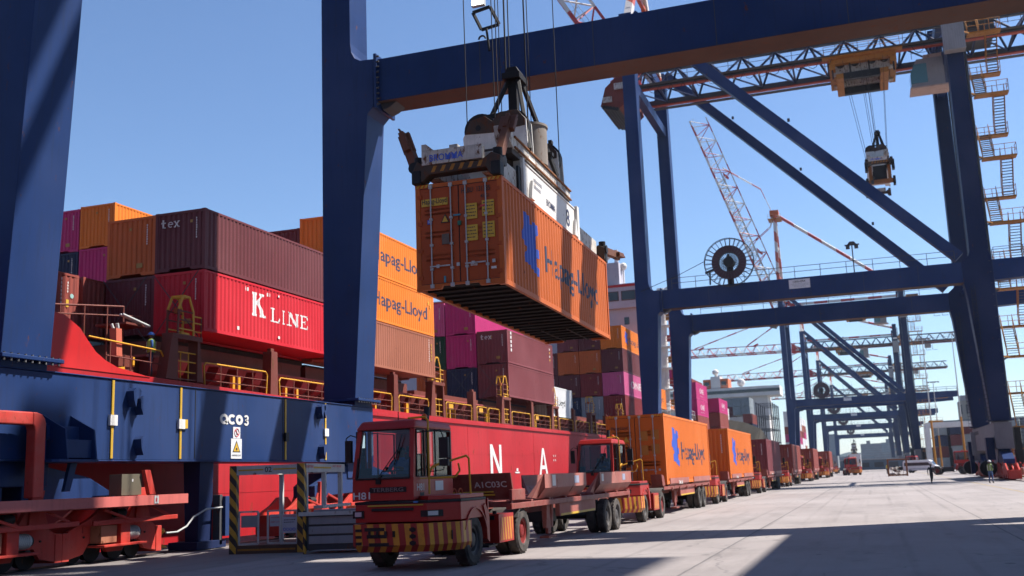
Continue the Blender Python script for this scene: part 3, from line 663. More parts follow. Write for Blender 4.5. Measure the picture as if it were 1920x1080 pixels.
add1(g, 'loop_guard', [BOGIE], .03)
g = MB(); g.box(-18.75, -3, 1.42, -18.55, 6.4, 1.68, 0); g.box(-19.4, -3, 1.40, -18.75, 6.4, 1.44, 0); g.box(-18.545, 4.9, 1.45, -18.54, 5.08, 1.66, 1); g.box(-18.539, 4.95, 1.5, -18.535, 5.0, 1.6, 2)
g.prism('X', [(4.75, 1.7), (5.0, 1.7), (4.75, 2.35), (4.52, 2.35)], -18.7, -18.58, 3)
add1(g, 'access_walkway', [BOGIEL, WTXT, RTXT, BOGIE], .012)
g = MB(); g.box(-19.1, 3.75, 1.7, -18.7, 4.55, 2.25, 0); g.box(-18.698, 4.15, 2.05, -18.692, 4.2, 2.12, 1); add1(g, 'electrical_cabinet', [paint('olive_grey_cabinet', (.10, .085, .06), .6, .3, 0, .1), WTXT], .01)
g = MB(); g.prism('Y', [(-19.9, 2.62), (-19.3, 2.62), (-19.35, .25), (-19.8, .25)], 8.0, 8.7, 0); g.box(-20.1, 7.6, .02, -19.1, 9.1, .25, 0); g.box(-19.35, 8.75, .1, -19.1, 8.9, 1.6, 2); g.box(-19.3, 8.9, .35, -19.0, 9.25, 1.55, 1)
add1(g, 'cable_guide', [BLUEL, BLUE, DARKG], .01)
g = MB(); g.tube([(-18.9, 5.9, .62), (-18.9, 6.4, .62), (-18.95, 6.9, .75), (-19.0, 7.3, 1.0), (-19.05, 8.0, 1.2), (-19.05, 8.8, 1.22)], .028, 6); add1(g, 'power_cable', [GALV])
# floodlight on top of the near portal beam
g = MB(); g.ring((-13.35, 18.05, 19.2), 'Y', .14, .04, 12, 0, 5, 0, math.pi); g.cyl((-13.02, 17.95, 18.6), (-13.1, 17.9, 19.55), .05, 6, 0)
q = [(-13.62, 17.8, 20.28), (-13.38, 18.1, 19.62), (-12.62, 18.1, 19.72), (-12.88, 17.8, 20.40)]
for i in range(4): g.beam(q[i], q[(i+1) % 4], .09, .11, 0)
g.boxc((-13.35, 17.75, 20.62), (.55, .2, .28), 1); g.boxc((-13.35, 17.64, 20.62), (.46, .02, .19), 2)
add1(g, 'floodlight', [BLACK, GALV, LAMP])

g = MB(); g.box(11.2, -.2, 19.25, 22.5, 19.4, 19.9)
for y in (3, 8, 13): g.box(11.2, y, 19.9, 22.5, y+.3, 20.1)
HCV = g.build('hatch_cover', [DECKR], None, (0, 19.3, 0)); tag(HCV, 'dark red ship hatch cover stored on the near crane behind its landside legs', 'hatch cover')
# ================================================================== shipping containers
PITCH, DEP = .278, .036
def prof(t):
    k = (t-.12) % PITCH
    if t < .12: return 0
    if k < .072: return 0.0
    if k < .140: return -DEP*(k-.072)/.068
    if k < .210: return -DEP
    return -DEP*(1-(k-.210)/.068)
def breaks(L):
    out = []; t = .12
    while t < L-.12:
        for d in (0, .072, .140, .210):
            if t+d < L-.1: out.append(t+d)
        t += PITCH
    return out
CM = {}
def c_meshes(L, H, Wd, near):
    key = (L, H, Wd, near)
    if key in CM: return CM[key]
    w = Wd/2; g = MB(); bs = [.05]+breaks(L)+[L-.05]
    for s in (-1, 1):
        vs = []
        for t in bs:
            x = s*(w-.006+prof(t)); vs += [(x, t, .15), (x, t, H-.1)]
        n = len(bs); g.add(vs, [(2*i, 2*i+2, 2*i+3, 2*i+1) for i in range(n-1)])
    vs = []; k = 0
    for t in bs: z = H-.02+prof(t)*.5; vs += [(-w+.05, t, z), (w-.05, t, z)]
    g.add(vs, [(2*i, 2*i+2, 2*i+3, 2*i+1) for i in range(len(bs)-1)])
    g.add([(-w+.03, .03, .12), (w-.03, .03, .12), (w-.03, L-.03, .12), (-w+.03, L-.03, .12)], [(0, 1, 2, 3)])
    g.add([(-w+.03, L-.03, .12), (w-.03, L-.03, .12), (w-.03, L-.03, H-.05), (-w+.03, L-.03, H-.05)], [(0, 1, 2, 3)])
    shell = g.mesh('shell', [None])
    g = MB()
    for x in (-w, w-.13):
        for y in (0, L-.13): g.box(x, y, .11, x+.13, y+.13, H-.11)
    for x in (-w, w-.1):
        g.box(x, .13, 0.02, x+.1, L-.13, .15); g.box(x, .13, H-.1, x+.1, L-.13, H-.012)
    for y in (0, L-.11):
        g.box(-w+.13, y, H-.12, w-.13, y+.11, H-.012)
        g.prism('Y', [(-w+.13, .02), (-.55, .02), (-.5, .11), (.5, .11), (.55, .02), (w-.13, .02), (w-.13, .16), (-w+.13, .16)], y, y+.11)
    for x in (-w-.004, w-.166):
        for y in (-.004, L-.174):
            for z in (0, H-.118): g.box(x, y, z, x+.17, y+.178, z+.118)
    frame = g.mesh('corner_frame', [None])
    e = None
    if near == 'plain':
        g = MB(); vs = []; x = -w+.1; xs = []
        while x < w-.1:
            xs += [(x, 0), (x+.09, 0), (x+.13, -1), (x+.21, -1)]; x += .25
        xs = [q for q in xs if q[0] < w-.1]+[(w-.1, 0)]
        for q, d in xs: vs += [(q, .02-.04*d, .15), (q, .02-.04*d, H-.1)]
        g.add(vs, [(2*i, 2*i+2, 2*i+3, 2*i+1) for i in range(len(xs)-1)]); e = g.mesh('end_wall', [None])
    CM[key] = (shell, frame, e); return CM[key]
def obj_with(mesh, mat, parent, name, loc=(0, 0, 0)):
    o = bpy.data.objects.new(name, mesh); S.collection.objects.link(o); o.parent = parent; o.location = loc
    for i, s in enumerate(o.material_slots): s.link = 'OBJECT'; s.material = mat
    return o
def doors(root, mat, Wd, H, rich=False):
    w = Wd/2; locks = []
    for s in (-1, 1):
        g = MB(); xa, xb = (-w+.12, -.012) if s < 0 else (.012, w-.12)
        g.box(xa, .02, .17, xb, .06, H-.13, 0)
        n = 4; hh = (H-.42)/n
        for i in range(n+1):
            z = .25+i*hh; 
            if i < n+1: g.box(xa+.12, .012, z-.03, xb-.12, .02, z+.03, 0)
        for i in range(3): g.prism('X', [(.02, .25+hh*(i+1)-.09), (.045, .25+hh*(i+1)-.03), (.045, .25+hh*(i+1)+.03), (.02, .25+hh*(i+1)+.09)], xa+.14, xb-.14, 0)
        g.box(xa-.0, .01, .15, xb, .02, .175, 1); g.box(xa, .01, H-.135, xb, .02, H-.11, 1); g.box(-.012 if s < 0 else .004, .012, .17, -.004 if s < 0 else .012, .03, H-.13, 1)
        for i in range(4):
            zz = .35+i*(H-.7)/3; xx = xa if s < 0 else xb; g.box(xx-.06, -.012, zz-.05, xx+.06, .02, zz+.05, 0)
        d = g.build('door', [mat, BLACK], root)
        for q in (.30, .82):
            x = xa+(xb-xa)*q if s < 0 else xa+(xb-xa)*(q-.12)
            b = MB(); b.cyl((x, -.03, .07), (x, -.03, H-.07), .019, 8)
            for z in (.1, H-.1): b.box(x-.05, -.05, z-.05, x+.05, .0, z+.05)
            for z in (.55, 1.2, 1.9): b.box(x-.04, -.055, z-.03, x+.04, .02, z+.03)
            b.box(x-.04, -.07, .60, x+.32*(1 if q < .5 else -1), -.05, .635); b.box(x+.14, -.075, .57, x+.22, -.04, .66)
            b.build('locking_bar', GALV, d)
def flush(poly_or_text, root, L, Wd, u0, v0, width=None, size=1.0, mat=None, name='lettering', hscale=1.0):
    """lettering painted on the corrugated side: cut along the folds and pressed onto them"""
    bm = bmesh.new()
    if isinstance(poly_or_text, str):
        V, F, w, h = glyphs(poly_or_text); sx = width/w if width else size; sy = size if width is None else size
        V = [(x*sx, y*sy) for x, y in V]
    else:
        V = []; F = []
        for poly in poly_or_text:
            o = len(V); V += [(x*width, y*size) for x, y in poly]; F.append(tuple(range(o, o+len(poly))))
    bv = [bm.verts.new((u0+x, v0+y, 0)) for x, y in V]
    for f in F:
        try: bm.faces.new([bv[i] for i in f])
        except ValueError: pass
    umin = min(v.co.x for v in bm.verts); umax = max(v.co.x for v in bm.verts)
    for t in breaks(L):
        if umin < t < umax: bmesh.ops.bisect_plane(bm, geom=bm.verts[:]+bm.edges[:]+bm.faces[:], plane_co=(t, 0, 0), plane_no=(1, 0, 0))
    for v in bm.verts:
        u, q = v.co.x, v.co.y; v.co = (Wd/2-.006+prof(u)+.004, u, q)
    bmesh.ops.triangulate(bm, faces=[f for f in bm.faces if len(f.verts) > 4])
    me = bpy.data.meshes.new(name); bm.to_mesh(me); bm.free(); me.materials.append(mat)
    o = bpy.data.objects.new(name, me); S.collection.objects.link(o); o.parent = root; return o
def CP(name, rgb, rust=.15, grime=.3, streak=.35): return paint('container_'+name, rgb, .55, grime, streak, rust, .06, spec=.22)
K_RED = CP('red', (.44, .008, .018), .02, .15, .2); MAR = CP('maroon', (.105, .022, .026), .25); MAR2 = CP('plum_brown', (.16, .036, .042), .1); BRN = CP('brown', (.27, .092, .052), .12)
BRN2 = CP('red_brown', (.22, .048, .036), .15); ORG = CP('orange', (.60, .155, .012), .05, .12, .2); ORGD = CP('dull_orange', (.44, .098, .017), .16, .25, .35)
ORGT = CP('trailer_orange', (.54, .125, .014), .04, .15, .25); MAG = CP('magenta', (.40, .022, .13), .05); PINK = CP('pink', (.46, .08, .20), .05); GRN = CP('dark_green', (.012, .05, .025)); NVY = CP('navy', (.014, .02, .055))
TEAL = CP('pale_teal', (.26, .42, .40), .2); WHC = CP('white', (.58, .58, .58), .04, .1, .2); GRY = CP('grey', (.22, .25, .27), .2, .5, .5); RBR = CP('dark_red', (.17, .014, .018), .1)
MARKS = {}
def marks_mesh(H, seed):
    """rows of illegibly small identification strips on the end wall"""
    key = (round(H, 2), seed)
    if key not in MARKS:
        random.seed(seed); g = MB(); z = H-.35
        for i in range(random.choice((9, 11, 13))):
            g.box(.78, -.012, z-.07, .82+random.random()*.02, -.008, z); z -= .1
        if seed % 2: g.box(.3, -.012, .35, .6, -.008, .55, 1)
        g.box(-.1+.3*(seed % 3), -.012, H-.55, .02+.3*(seed % 3), -.008, H-.43, 1)
        MARKS[key] = g.mesh('identification_marks', [WTXT, flat('dull_yellow_plate', (.30, .17, .03))])
    return MARKS[key]
def container(x1, y0, z0, mat, label, L=12.0, H=2.53, near='plain', group=None, Wd=2.42, marks=None, fmat=None, rz=0.0):
    sh, fr, e = c_meshes(L, H, Wd, near)
    root = empty('shipping_container', label, 'container', (x1-Wd/2, y0, z0), rz, group)
    obj_with(sh, mat, root, 'shell'); obj_with(fr, fmat or mat, root, 'corner_frame')
    if e: obj_with(e, mat, root, 'end_wall')
    if near == 'door': doors(root, mat, Wd, H)
    if marks is not None:
        o = bpy.data.objects.new('identification_marks', marks_mesh(H, marks)); S.collection.objects.link(o); o.parent = root
    return root
HL = [[(.10, 1.0), (.42, .96), (.45, .84), (.58, .84), (.60, .93), (.92, .90), (.95, .74), (.76, .66), (.76, .50), (1, .46), (1, .32), (.74, .32), (.74, .22), (.95, .14), (.92, 0), (.60, .06), (.40, .12), (.12, .14), (.05, .22), (.22, .34), (.22, .40), (0, .50), (0, .62), (.10, .78)]]
def hapag(root, L, H, Wd, big=True):
    flush(HL, root, L, Wd, L*.142, H*.25, width=L*.13, size=H*.58, mat=BTXT, name='emblem')
    flush('Hapag-Lloyd', root, L, Wd, L*.325, H*.36, width=L*.545, size=H*.38, mat=NTXT)
def end_text(root, txt, x, z, size, mat, w=None, name='lettering', y=-.012):
    g = MB(); g.text(txt, size, (x, y, z), (1, 0, 0), (0, 0, 1), 0, width=w); return g.build(name, [mat], root)
SG = 'containers stacked on the red ship'
XS = -24.95
def col(k): return XS-2.5*k
# ---- bay nearest the camera, behind the near crane's legs
c = container(col(0), 35.4, 8.05, K_RED, 'bright red container with white K LINE lettering, lowest at the near ship stack', group=SG, marks=1)
def serif_word(root, items, mat, L, Wd):
    polys = []
    for kind, u, v, w, h in items:
        s = h*.10; t = w*.24
        def r(a, b, c_, d): polys.append([(u+a, v+b), (u+c_, v+b), (u+c_, v+d), (u+a, v+d)])
        if kind in 'KLEI':
            x = w*.08 if kind != 'I' else w*.5-t/2
            r(x, s*.0+s, x+t, h-s); r(x-w*.09, 0, x+t+w*.09, s); r(x-w*.09, h-s, x+t+w*.09, h)
        if kind == 'K':
            polys.append([(u+w*.32, v+h*.42), (u+w*.82, v+h-s), (u+w*.68, v+h-s), (u+w*.32, v+h*.60)][::-1]); r(w*.55, h-s, w*.98, h)
            polys.append([(u+w*.40, v+h*.55), (u+w*.58, v+h*.66), (u+w*1.0, v+s), (u+w*.70, v+s)]); r(w*.60, 0, w*1.08, s)
        if kind == 'L': r(w*.41, 0, w*.95, s); polys.append([(u+w*.95, v), (u+w*.98, v+h*.34), (u+w*.90, v+h*.34), (u+w*.78, v+s)])
        if kind == 'E':
            r(w*.41, 0, w*.9, s); r(w*.41, h-s, w*.88, h); r(w*.32, h*.46, w*.68, h*.55)
            polys.append([(u+w*.9, v), (u+w*.96, v+h*.32), (u+w*.88, v+h*.32), (u+w*.78, v+s)]); polys.append([(u+w*.88, v+h), (u+w*.9, v+h*.7), (u+w*.82, v+h*.7), (u+w*.74, v+h-s)]); r(w*.62, h*.38, w*.68, h*.64)
        if kind == 'N':
            r(w*.10, s, w*.22, h); r(w*.80, 0, w*.92, h-s); polys.append([(u+w*.02, v+h), (u+w*.30, v+h), (u+w*.92, v), (u+w*.72, v)]); r(-w*.02, 0, w*.34, s); r(w*.68, h-s, w*1.04, h)
        if kind == '"': r(0, 0, w*.3, h); r(w*.55, 0, w*.85, h)
    return flush(polys, root, L, Wd, 0, 0, width=1, size=1, mat=mat)
serif_word(c, [('"', 2.95, 2.12, .3, .16), ('K', 3.5, 1.1, 1.0, 1.05), ('"', 4.72, 2.12, .3, .16), ('L', 5.05, 1.02, .74, .64), ('I', 5.85, 1.02, .5, .64), ('N', 6.45, 1.02, 1.0, .64), ('E', 7.6, 1.02, .74, .64)], WTXT, 12.0, 2.42)
g = MB(); g.box(1.213, 2.35, .33, 1.22, 2.5, .48); g.box(1.213, 5.6, .3, 1.22, 5.75, .42); g.box(1.213, 10.2, .3, 1.22, 10.25, 1.9); g.box(1.213, 5.6, 2.2, 1.22, 5.7, 2.3); g.build('identification_marks', [WTXT], c)
c = container(col(0), 35.4, 10.62, MAR, 'maroon container lettered tex stacked directly on the K LINE container', group=SG, marks=2)
def tex(root, sc=1.0):
    g = MB(); x, z = -.92, 1.86
    g.box(x+.06, -.02, z, x+.14, -.014, z+.36); g.box(x, -.02, z+.20, x+.22, -.014, z+.25); g.box(x+.06, -.02, z, x+.22, -.014, z+.05)
    X = x+.34; g.ring((X+.12, -.017, z+.13), 'Y', .105, .022, 16, 0, 4, .0, 5.3); g.box(X+.02, -.02, z+.12, X+.22, -.014, z+.155)
    X = x+.66; g.beam((X, -.017, z), (X+.2, -.017, z+.26), .006, .05, 0, up=(1, 0, 0)); g.beam((X, -.019, z+.26), (X+.2, -.019, z), .006, .05, 0, up=(1, 0, 0))
    for a in (X-.04, X+.15):
        for q in (0, .235): g.box(a, -.022, z+q, a+.1, -.016, z+q+.03)
    g.build('lettering', [WTXT], root)
tex(c)
container(col(1), 35.5, 10.62, ORGD, 'rusty orange container end beside the maroon tex container, top tier', group=SG, marks=3)
container(col(1), 35.5, 8.05, MAR, 'dark maroon container end left of the K LINE container, under a rusty orange one', group=SG, marks=4)
container(col(2)-.1, 34.35, 8.05, BRN2, 'red brown container with sunlit side left of the dark stack, above the curved red bulwark', group=SG)
c = container(col(2)-.1, 22.1, 8.05, BRN2, 'red brown container at far left with white marks, just clear of the crane leg', group=SG)
g = MB()
for i in range(9): g.box(1.215, 11.0, 2.2-i*.16, 1.222, 11.05, 2.31-i*.16)
for i in range(4): g.box(1.215, 11.35, 2.1-i*.12, 1.222, 11.4, 2.18-i*.12)
g.box(1.215, 11.3, 1.15, 1.222, 11.45, 1.45, 1); g.cyl((1.215, 11.62, 1.62), (1.222, 11.62, 1.62), .1, 10, 2); g.prism('X', [(10.2, .8), (10.42, 1.0), (10.2, 1.2), (9.98, 1.0)], 1.215, 1.222)
g.build('identification_marks', [WTXT, YPLT, TEAL], c)
container(col(2)-.1, 34.4, 5.45, TEAL, 'pale teal container low behind the curved red bulwark and yellow rails', group=SG)
# ---- second bay
c = container(col(0), 47.1, 7.95, BRN, 'light brown container with sunlit corrugated side, under two orange containers', group=SG)
g = MB()
for i in range(10): g.box(1.213, 11.1, 2.2-i*.14, 1.22, 11.15, 2.3-i*.14)
for i in range(5): g.box(1.213, 11.45, 1.9-i*.22, 1.22, 11.52, 2.05-i*.22, 1)
g.build('identification_marks', [WTXT, YPLT], c)
for z, lb in ((10.5, 'bright orange container with dark blue Hapag-Lloyd lettering, directly on the light brown one'), (13.05, 'bright orange container with Hapag-Lloyd lettering, topmost beside the crane leg')):
    c = container(col(0), 47.1, z, ORG, lb, group=SG, marks=5)
    flush('Hapag-Lloyd', c, 12.0, 2.42, 3.6, .95, width=7.4, size=1.08, mat=NTXT)
    g = MB(); g.box(1.213, 11.1, 1.9, 1.22, 11.22, 2.1); g.box(1.213, 11.4, 1.7, 1.22, 11.5, 1.95); g.build('identification_marks', [YPLT], c)
container(col(1), 47.2, 12.6, MAR, 'dark maroon container top just showing over the tex container, left of the orange strip', group=SG)
container(col(1), 47.2, 10.05, MAR, 'maroon container hidden mostly behind the tex container', group=SG)
container(col(6)+.1, 47.9, 15.7, ORG, 'orange container with one bright sunlit side, topmost at far left', group=SG, marks=0)
container(col(6)+.1, 47.9, 13.15, MAG, 'magenta container end under the topmost far left orange container', group=SG, marks=2)
container(col(7)+.1, 47.9, 15.6, MAG, 'magenta container beside the crane leg, left of the topmost orange one', group=SG, marks=1)
container(col(7)+.1, 47.9, 13.05, NVY, 'near black navy container under the magenta one at far left', group=SG, marks=2)
# ---- third bay
c = container(col(0), 73.0, 10.18, MAR2, 'plum brown container lettered tex below the hanging container', L=11.7, group=SG, marks=3, H=2.5); tex(c)
g = MB()
for i in range(5): g.box(1.213, .7, 2.2-i*.32, 1.22, .95, 2.42-i*.32)
for i in range(4): g.box(1.213, 10.7, 2.0-i*.3, 1.22, 10.9, 2.15-i*.3, i % 2)
g.build('identification_marks', [WTXT, YPLT], c)
container(col(0), 73.0, 7.65, MAR2, 'plum brown container under the one lettered tex, with sunlit plain side', L=11.7, group=SG, marks=1, H=2.5)
for k, z, m, lb, mk in ((1, 12.55, MAG, 'magenta container topmost beside the tex container, pink side in sun', 1), (1, 10.0, MAG, 'magenta container middle of the stack left of the tex container', 2), (1, 7.45, NVY, 'navy blue container lowest under two magenta ones', 4),
                        (2, 12.55, PINK, 'purple magenta container end right of the stacked orange lettered ones', 3), (2, 10.0, GRN, 'dark green container end, the only green one on the ship', 2), (2, 7.45, ORGD, 'dull orange container low behind the yellow ladder cage', 0)):
    container(col(k), 73.0, z, m, lb, group=SG, marks=mk, L=11.7)
c = container(col(0)-.2, 84.95, 6.75, WHC, 'white container with black lettering standing low beyond the plum brown ones', L=6.0, group=SG)
flush('Lloyd', c, 6.0, 2.42, 1.6, 1.0, width=2.1, size=.75, mat=KTXT)
# ---- fourth bay, stepped stacks seen under and beside the hanging container
for k, tiers in enumerate(([(RBR, 'dark red brown container lowest at the sunlit corner under the pink one', 4), (PINK, 'pink container with white ONE lettering right of the magenta end faces', 2), (MAR, 'dark maroon container between the pink one and the orange top one', 3), (ORG, 'orange container with blue emblem topmost of the stepped stack', 0)],
                           [(GRY, 'weathered grey white container low in the stepped stack', 0), (RBR, 'dark red container end beside the pink one', 3), (ORGD, 'dull orange container end, right one of the orange pair', 1), (MAR, 'maroon container end with yellow plate, just under the hanging container', 5)],
                           [(NVY, 'dark navy container behind the yellow ladder, lowest row', 2), (MAR, 'mottled maroon container end with pale patch', 1), (ORGD, 'dull orange container end, left one of the orange pair', 2), (MAR2, 'plum container end left of the maroon topmost one', 3)],
                           [(NVY, 'navy container behind the white one', 0), (MAR, 'maroon container behind the white one, upper', 2), (MAR, 'maroon container at left end of the stepped stack, with small yellow plate', 5)])):
    for j, (m, lb, mk) in enumerate(tiers):
        c = container(col(k), 111.8, 7.65+2.56*j, m, lb, group=SG, marks=mk)
        if k == 0 and j == 1: flush('ONE', c, 12.0, 2.42, 3.4, .95, width=5.6, size=1.15, mat=WTXT)
        if k == 0 and j == 3: hapag(c, 12.0, 2.53, 2.42)
# ---- stacks aft of the deckhouse
c = container(col(0), 129.5, 9.75, ORG, 'orange container with dark lettering between the two crane legs', L=6.6, group=SG); flush('Lloyd', c, 6.6, 2.42, 1.2, .9, width=3.6, size=.9, mat=NTXT)
def one(c):
    flush('ONE', c, 11.4, 2.42, 3.6, 1.0, width=3.8, size=1.1, mat=WTXT); flush('- - - -', c, 11.4, 2.42, 3.9, .45, width=3.0, size=.5, mat=WTXT)
for z, m, lb in ((12.75, MAG, 'magenta container with white ONE lettering, upper of the sunlit pair beyond the crane legs'), (10.2, MAG, 'magenta container with white ONE lettering, lower of the sunlit pair'), (7.65, BRN2, 'red brown container under the sunlit magenta pair')):
    c = container(col(0), 162, z, m, lb, L=11.4, group=SG)
    if m is MAG: one(c)
container(col(1), 162, 15.3, MAG, 'magenta container sticking up at the crane leg, above the magenta pair', L=11.4, group=SG)
c = container(col(1), 174.5, 14.4, BRN2, 'brown container behind the upper magenta ONE container', L=11.4, group=SG)
container(col(1), 174.5, 11.85, BRN2, 'brown container behind the lower magenta ONE container', L=11.4, group=SG)
c = container(col(0), 187, 11.75, MAG, 'magenta container with white ONE lettering on the last stack of the red ship', L=11.4, group=SG); one(c)
container(col(0), 187, 9.2, BRN2, 'red brown container under the magenta one on the last stack', L=11.4, group=SG)
container(col(0), 187, 6.65, BRN2, 'red brown container lowest on the last stack of the red ship', L=11.4, group=SG)

# ================================================================== the container hanging from the near crane
HC = empty('shipping_container', 'dull orange container hanging in the air under the spreader, with Hapag-Lloyd lettering', 'container', (-9.72, 24.86, 6.66), math.radians(.9), 'orange containers for the trucks')
HC.rotation_euler = (math.radians(-.35), 0, math.radians(.9))
HL_, HH, HW = 12.19, 2.896, 2.438
sh, fr, e = c_meshes(HL_, HH, HW, 'door')
obj_with(sh, ORGD, HC, 'shell'); obj_with(fr, ORGD, HC, 'corner_frame'); doors(HC, paint('container_door_orange', (.34, .058, .009), .5, .35, .3, .12), HW, HH)
hapag(HC, HL_, HH, HW)
g = MB()
for i in range(19): g.box(-1.14, .5+i*.62, .04, 1.14, .56+i*.62, .13)
for x in (-.45, .42): g.box(x, 8.8, .03, x+.04, 12.0, .14)
g.box(-1.1, .12, .098, 1.1, 12.0, .114); g.build('floor_frame', [paint('container_underside', (.014, .010, .009), .8, .5, 0, .4)], HC)
g = MB()
g.box(-1.04, -.016, 2.27, -.30, .012, 2.47, 0); g.text('Hapag-Lloyd', .2, (-1.02, -.02, 2.33), (1, 0, 0), (0, 0, 1), 1, width=.70)
g.cut(); g.text('HLBU  131385', .2, (.10, -.016, 2.52), (1, 0, 0), (0, 0, 1), 1, width=.80); g.text('45G1', .13, (.62, -.016, 2.34), (1, 0, 0), (0, 0, 1), 1, width=.25)
for x, z in ((.19, 1.80), (.66, 1.84), (.19, 1.22), (.66, 1.26)):
    g.cut(); g.box(x, -.014, z, x+.33, .012, z+.42, 0); random.seed(int(x*100+z*10))
    for q in range(4):
        xx = x+.03
        while xx < x+.27: d = random.uniform(.02, .07); g.box(xx, -.017, z+.34-q*.09, xx+d, -.015, z+.365-q*.09, 1); xx += d+.015
g.cut(); g.prism('Y', [(-.50, 1.78), (-.26, 1.78), (-.38, 2.02)], -.016, .012, 1); g.prism('Y', [(-.465, 1.8), (-.295, 1.8), (-.38, 1.97)], -.02, -.016, 0)
g.cut(); g.box(-.88, -.014, 1.78, -.76, .012, 1.9, 2); g.text('GL', .08, (-.865, -.018, 1.81), (1, 0, 0), (0, 0, 1), 3, width=.09)
g.cut(); g.box(-.48, -.014, 1.2, -.28, .012, 1.48, 4); g.cut(); g.box(.30, -.014, .55, .48, .012, .64, 3); g.cut(); g.box(.86, -.014, .42, 1.0, .012, .48, 3)
g.cut(); g.box(-.14, -.03, 1.93, .06, .0, 1.97, 5); g.box(-.02, -.05, 1.66, .07, .0, 1.78, 6); g.box(-.45, -.016, .18, -.40, .01, .35, 5); g.box(.62, -.016, 2.1, .8, .012, 2.15, 7)
g.build('door_plates', [YPLT, KTXT, BTXT, WTXT, flat('dull_plate', (.10, .07, .05)), flat('cyan_tape', (.05, .22, .28)), flat('green_seal', (.01, .12, .07)), RTXT], HC)
g = MB()
for s in (-1, 1):
    x0 = s*.95
    for i in range(4): g.prism('Y', [(x0-.24+i*.12, HH-.1), (x0-.18+i*.12, HH-.1), (x0-.13+i*.12, HH-.02), (x0-.19+i*.12, HH-.02)], -.012, .0, 0)
g.build('height_marks', [YPLT], HC)
# ---- spreader (local frame follows the container top)
SP = empty('spreader', 'greasy white lifting spreader with headblock clamped on the hanging orange container', 'spreader', (-9.72, 24.86, 9.56), math.radians(.9))
SP.rotation_euler = HC.rotation_euler
sp = lambda mb, nm, mats, bv=.012: mb.build(nm, mats, SP, bevel=bv)
STAIN = paint('oily_stained_steel', (.055, .035, .025), .55, .8, .5, .8)
for ye, s in ((0, 1), (HL_, -1)):
    g = MB()
    g.prism('Y', [(-1.22, .05), (-1.26, .3), (-1.1, .62), (-.95, .5), (.7, .42), (1.0, .62), (1.26, .5), (1.22, .05), (.95, .02), (.85, .22), (-.75, .2), (-.95, .02)], ye-.12 if s > 0 else ye-.25, ye+.25 if s > 0 else ye+.12, 0)
    for x in (-1.12, 1.12): g.box(x-.13, ye-.16, -.02, x+.13, ye+.18, .35, 2); g.cyl((x, ye+s*.08, .3), (x, ye+s*.08, .75), .13, 12, 2)
    sp(g, 'end_beam', [STAIN, WHITED, BLACK], .03)
    g = MB(); g.box(-.95, ye-.15, .47, .75, ye+.1, .86, 0)
    g.prism('Y', [(-.95, .86), (-.95, 1.05), (-.82, 1.05), (-.6, .86)], ye-.15, ye+.1, 0)
    if s > 0: g.text('BROMMA', .26, (-.72, ye-.156, .55), (1, 0, 0), (0, 0, 1), 1, width=.95)
    sp(g, 'end_beam_panel', [WHITED, BTXT])
g = MB()
for i in range(6): g.prism('Y', [(-.7+i*.26, .26), (-.6+i*.26, .26), (-.52+i*.26, .42), (-.62+i*.26, .42)], -.125, -.118, 0)
sp(g, 'height_marks', [ORY], 0)
g = MB()                                                            # telescoping beams and main frame
for x in (-.95, .60):
    g.cut(); g.box(x, .25, .18, x+.35, 3.2, .75, 0); g.cut(); g.box(x, 8.5, .18, x+.35, 11.9, .75, 0)
sp(g, 'telescopic_beam', [WHITED])
g = MB()
for x in (-1.0, .62): g.box(x, 2.6, .12, x+.40, 8.6, 1.12, 0); g.box(x-.03, 2.6, 1.12, x+.43, 8.6, 1.17, 0)
g.box(-1.0, 2.6, .3, 1.0, 3.0, 1.1, 0); g.box(-1.0, 8.2, .3, 1.0, 8.6, 1.1, 0); g.box(-1.0, 5.0, .2, 1.0, 6.2, 1.0, 1)
g.box(1.0, 2.45, .1, 1.1, 2.6, 1.2, 0); g.box(1.0, 8.5, .05, 1.12, 8.75, 1.25, 0); g.box(.95, 2.2, .05, 1.02, 2.5, .9, 1)
for y in (3.3, 8.3): g.prism('X', [(y-.18, .15), (y+.18, .15), (y, .75)], 1.03, 1.12, 0)
sp(g, 'main_frame', [WHITE, BLACK], .015)
g = MB()
g.text('BROMMA', .3, (1.032, 5.0, .42), (0, 1, 0), (0, 0, 1), 0, width=1.0); g.text('8', .8, (1.032, 7.35, .35), (0, 1, 0), (0, 0, 1), 0, width=.42)
for q, w_ in enumerate((.85, .7)):
    y = 3.7; random.seed(q+3)
    while y < 3.7+w_: d = random.uniform(.05, .1); g.box(1.022, y, .82-q*.2, 1.028, y+d, .92-q*.2, 1); y += d+.04
sp(g, 'lettering', [NTXT, flat('plate_grey', (.25, .25, .28))], 0)
# headblock: side cheeks, sheaves, platform
g = MB()
for y in (3.4, 6.9):
    for s in (0, .55):
        g.cut(); g.prism('Y', [(-1.0, 1.35), (-1.05, 2.35), (-.8, 2.85), (-.35, 2.95), (-.1, 2.75), (.15, 3.0), (.7, 3.0), (.95, 2.7), (1.0, 1.35)], y+s, y+s+.06, 0)
        g.prism('Y', [(-1.0, 2.45), (-.8, 2.86), (-.35, 2.96), (-.1, 2.76), (.15, 3.02), (.7, 3.02), (.92, 2.72), (.92, 2.5), (-.1, 2.4)], y+s-.02+(0 if s == 0 else .06), y+s+.0+(0 if s == 0 else .08), 1)
    g.box(-1.0, y+.06, 1.35, 1.0, y+.55, 1.5, 0)
sp(g, 'headblock_cheek', [paint('scuffed_white_paint', (.62, .60, .57), .5, .5, .5, .5, gscale=1.4), STAIN], .02)
for y in (3.45, 6.95):
    for x in (-.55, .45):
        w = MB(); w.cyl((x, y+.13, 2.6), (x, y+.42, 2.6), .52, 22); w.cyl((x, y-.08, 2.6), (x, y+.65, 2.6), .09, 10)
        sp(w, 'rope_sheave', [BLACK], .01)
g = MB()
